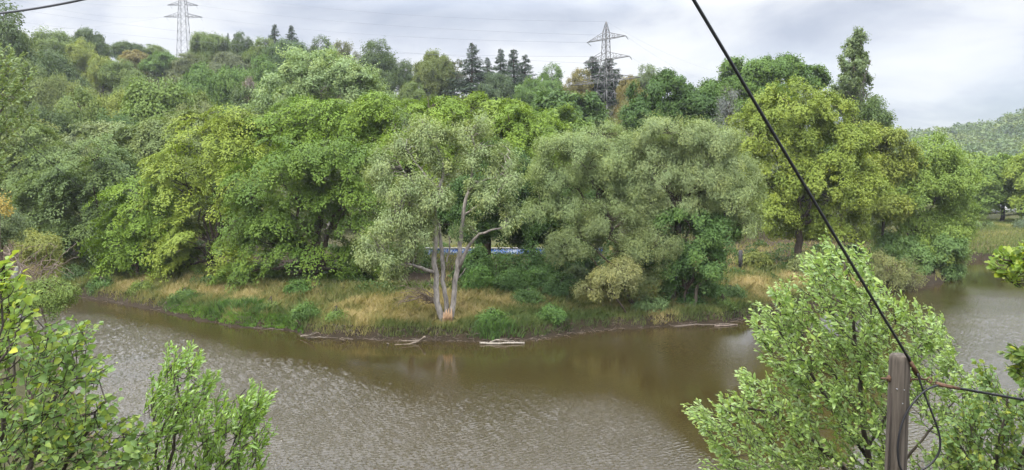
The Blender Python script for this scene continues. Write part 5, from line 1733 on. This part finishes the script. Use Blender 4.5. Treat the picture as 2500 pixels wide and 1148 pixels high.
c1 = N(nt, "ShaderNodeTexNoise", i_Scale=1.7, i_Detail=7.0, i_Roughness=.52, i_Distortion=.35); L(mpp.outputs[0], c1.inputs["Vector"])
c2 = N(nt, "ShaderNodeTexNoise", i_Scale=.8, i_Detail=4.0, i_Roughness=.5); L(mpp.outputs[0], c2.inputs["Vector"])
# cloud brightness
cr = ramp(nt, [(.36, (3.2, 3.55, 4.3)), (.45, (4.3, 4.58, 5.2)), (.53, (5.5, 5.66, 5.98)), (.62, (6.2, 6.3, 6.45))])
L(c1.outputs["Fac"], cr.inputs["Fac"])
# overcast sky is brighter overhead; raised further out of frame to light the foliage
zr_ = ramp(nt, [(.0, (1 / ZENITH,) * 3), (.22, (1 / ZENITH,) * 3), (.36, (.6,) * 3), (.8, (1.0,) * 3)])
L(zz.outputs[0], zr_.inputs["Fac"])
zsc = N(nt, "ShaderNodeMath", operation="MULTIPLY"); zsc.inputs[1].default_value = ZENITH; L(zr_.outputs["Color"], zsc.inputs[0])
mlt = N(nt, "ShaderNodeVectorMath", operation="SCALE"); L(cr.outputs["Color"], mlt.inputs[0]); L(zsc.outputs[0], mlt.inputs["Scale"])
# cloud cover: thicker to the left
cov = N(nt, "ShaderNodeMath", operation="MULTIPLY_ADD"); cov.inputs[1].default_value = -.35; L(sep.outputs["X"], cov.inputs[0]); L(c2.outputs["Fac"], cov.inputs[2])
cvr = N(nt, "ShaderNodeMapRange"); cvr.inputs["From Min"].default_value = .15; cvr.inputs["From Max"].default_value = .55; cvr.inputs["To Min"].default_value = .55; cvr.inputs["To Max"].default_value = .98
cz = N(nt, "ShaderNodeMath", operation="MULTIPLY_ADD"); cz.inputs[1].default_value = .45; L(zz.outputs[0], cz.inputs[0]); L(cov.outputs[0], cz.inputs[2])
L(cz.outputs[0], cvr.inputs["Value"])
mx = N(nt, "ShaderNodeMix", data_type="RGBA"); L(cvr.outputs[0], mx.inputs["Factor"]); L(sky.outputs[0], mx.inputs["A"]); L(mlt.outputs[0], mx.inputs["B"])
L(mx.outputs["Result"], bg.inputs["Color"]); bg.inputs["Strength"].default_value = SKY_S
L(bg.outputs[0], out.inputs["Surface"])

sl = bpy.data.lights.new("sun", "SUN"); sl.energy = SUN_E; sl.angle = radians(12); sl.color = (1.0, .95, .87)
so = bpy.data.objects.new("sun", sl); COL.objects.link(so)
az, el = radians(SUN_AZ), radians(SUN_EL)
from mathutils import Vector
sd_ = Vector((math.sin(az) * math.cos(el), math.cos(az) * math.cos(el), math.sin(el)))
so.rotation_euler = sd_.to_track_quat("Z", "Y").to_euler()
so.location = (0, 0, 120)

cam = bpy.data.cameras.new("camera"); co = bpy.data.objects.new("camera", cam); COL.objects.link(co)
cam.sensor_width = 36.0; cam.lens = FPX / 2500 * 36.0
cam.clip_start = .1; cam.clip_end = 6000
co.location = CAM.tolist(); co.rotation_euler = (math.pi / 2 - PITCH, 0, 0)
scene.camera = co

scene.view_settings.view_transform = "Standard"; scene.view_settings.look = "None"
scene.view_settings.exposure = EXPO; scene.view_settings.gamma = 1.0
try: scene.view_settings.use_curve_mapping = False
except Exception: pass
scene.render.engine = "CYCLES"
cy = scene.cycles
cy.max_bounces = 6; cy.diffuse_bounces = 2; cy.glossy_bounces = 3; cy.transmission_bounces = 4; cy.volume_bounces = 0; cy.transparent_max_bounces = 4
cy.caustics_reflective = False; cy.caustics_refractive = False
cy.sample_clamp_indirect = 6.0
cy.use_denoising = True
try: cy.denoiser = "OPENIMAGEDENOISE"
except Exception: pass
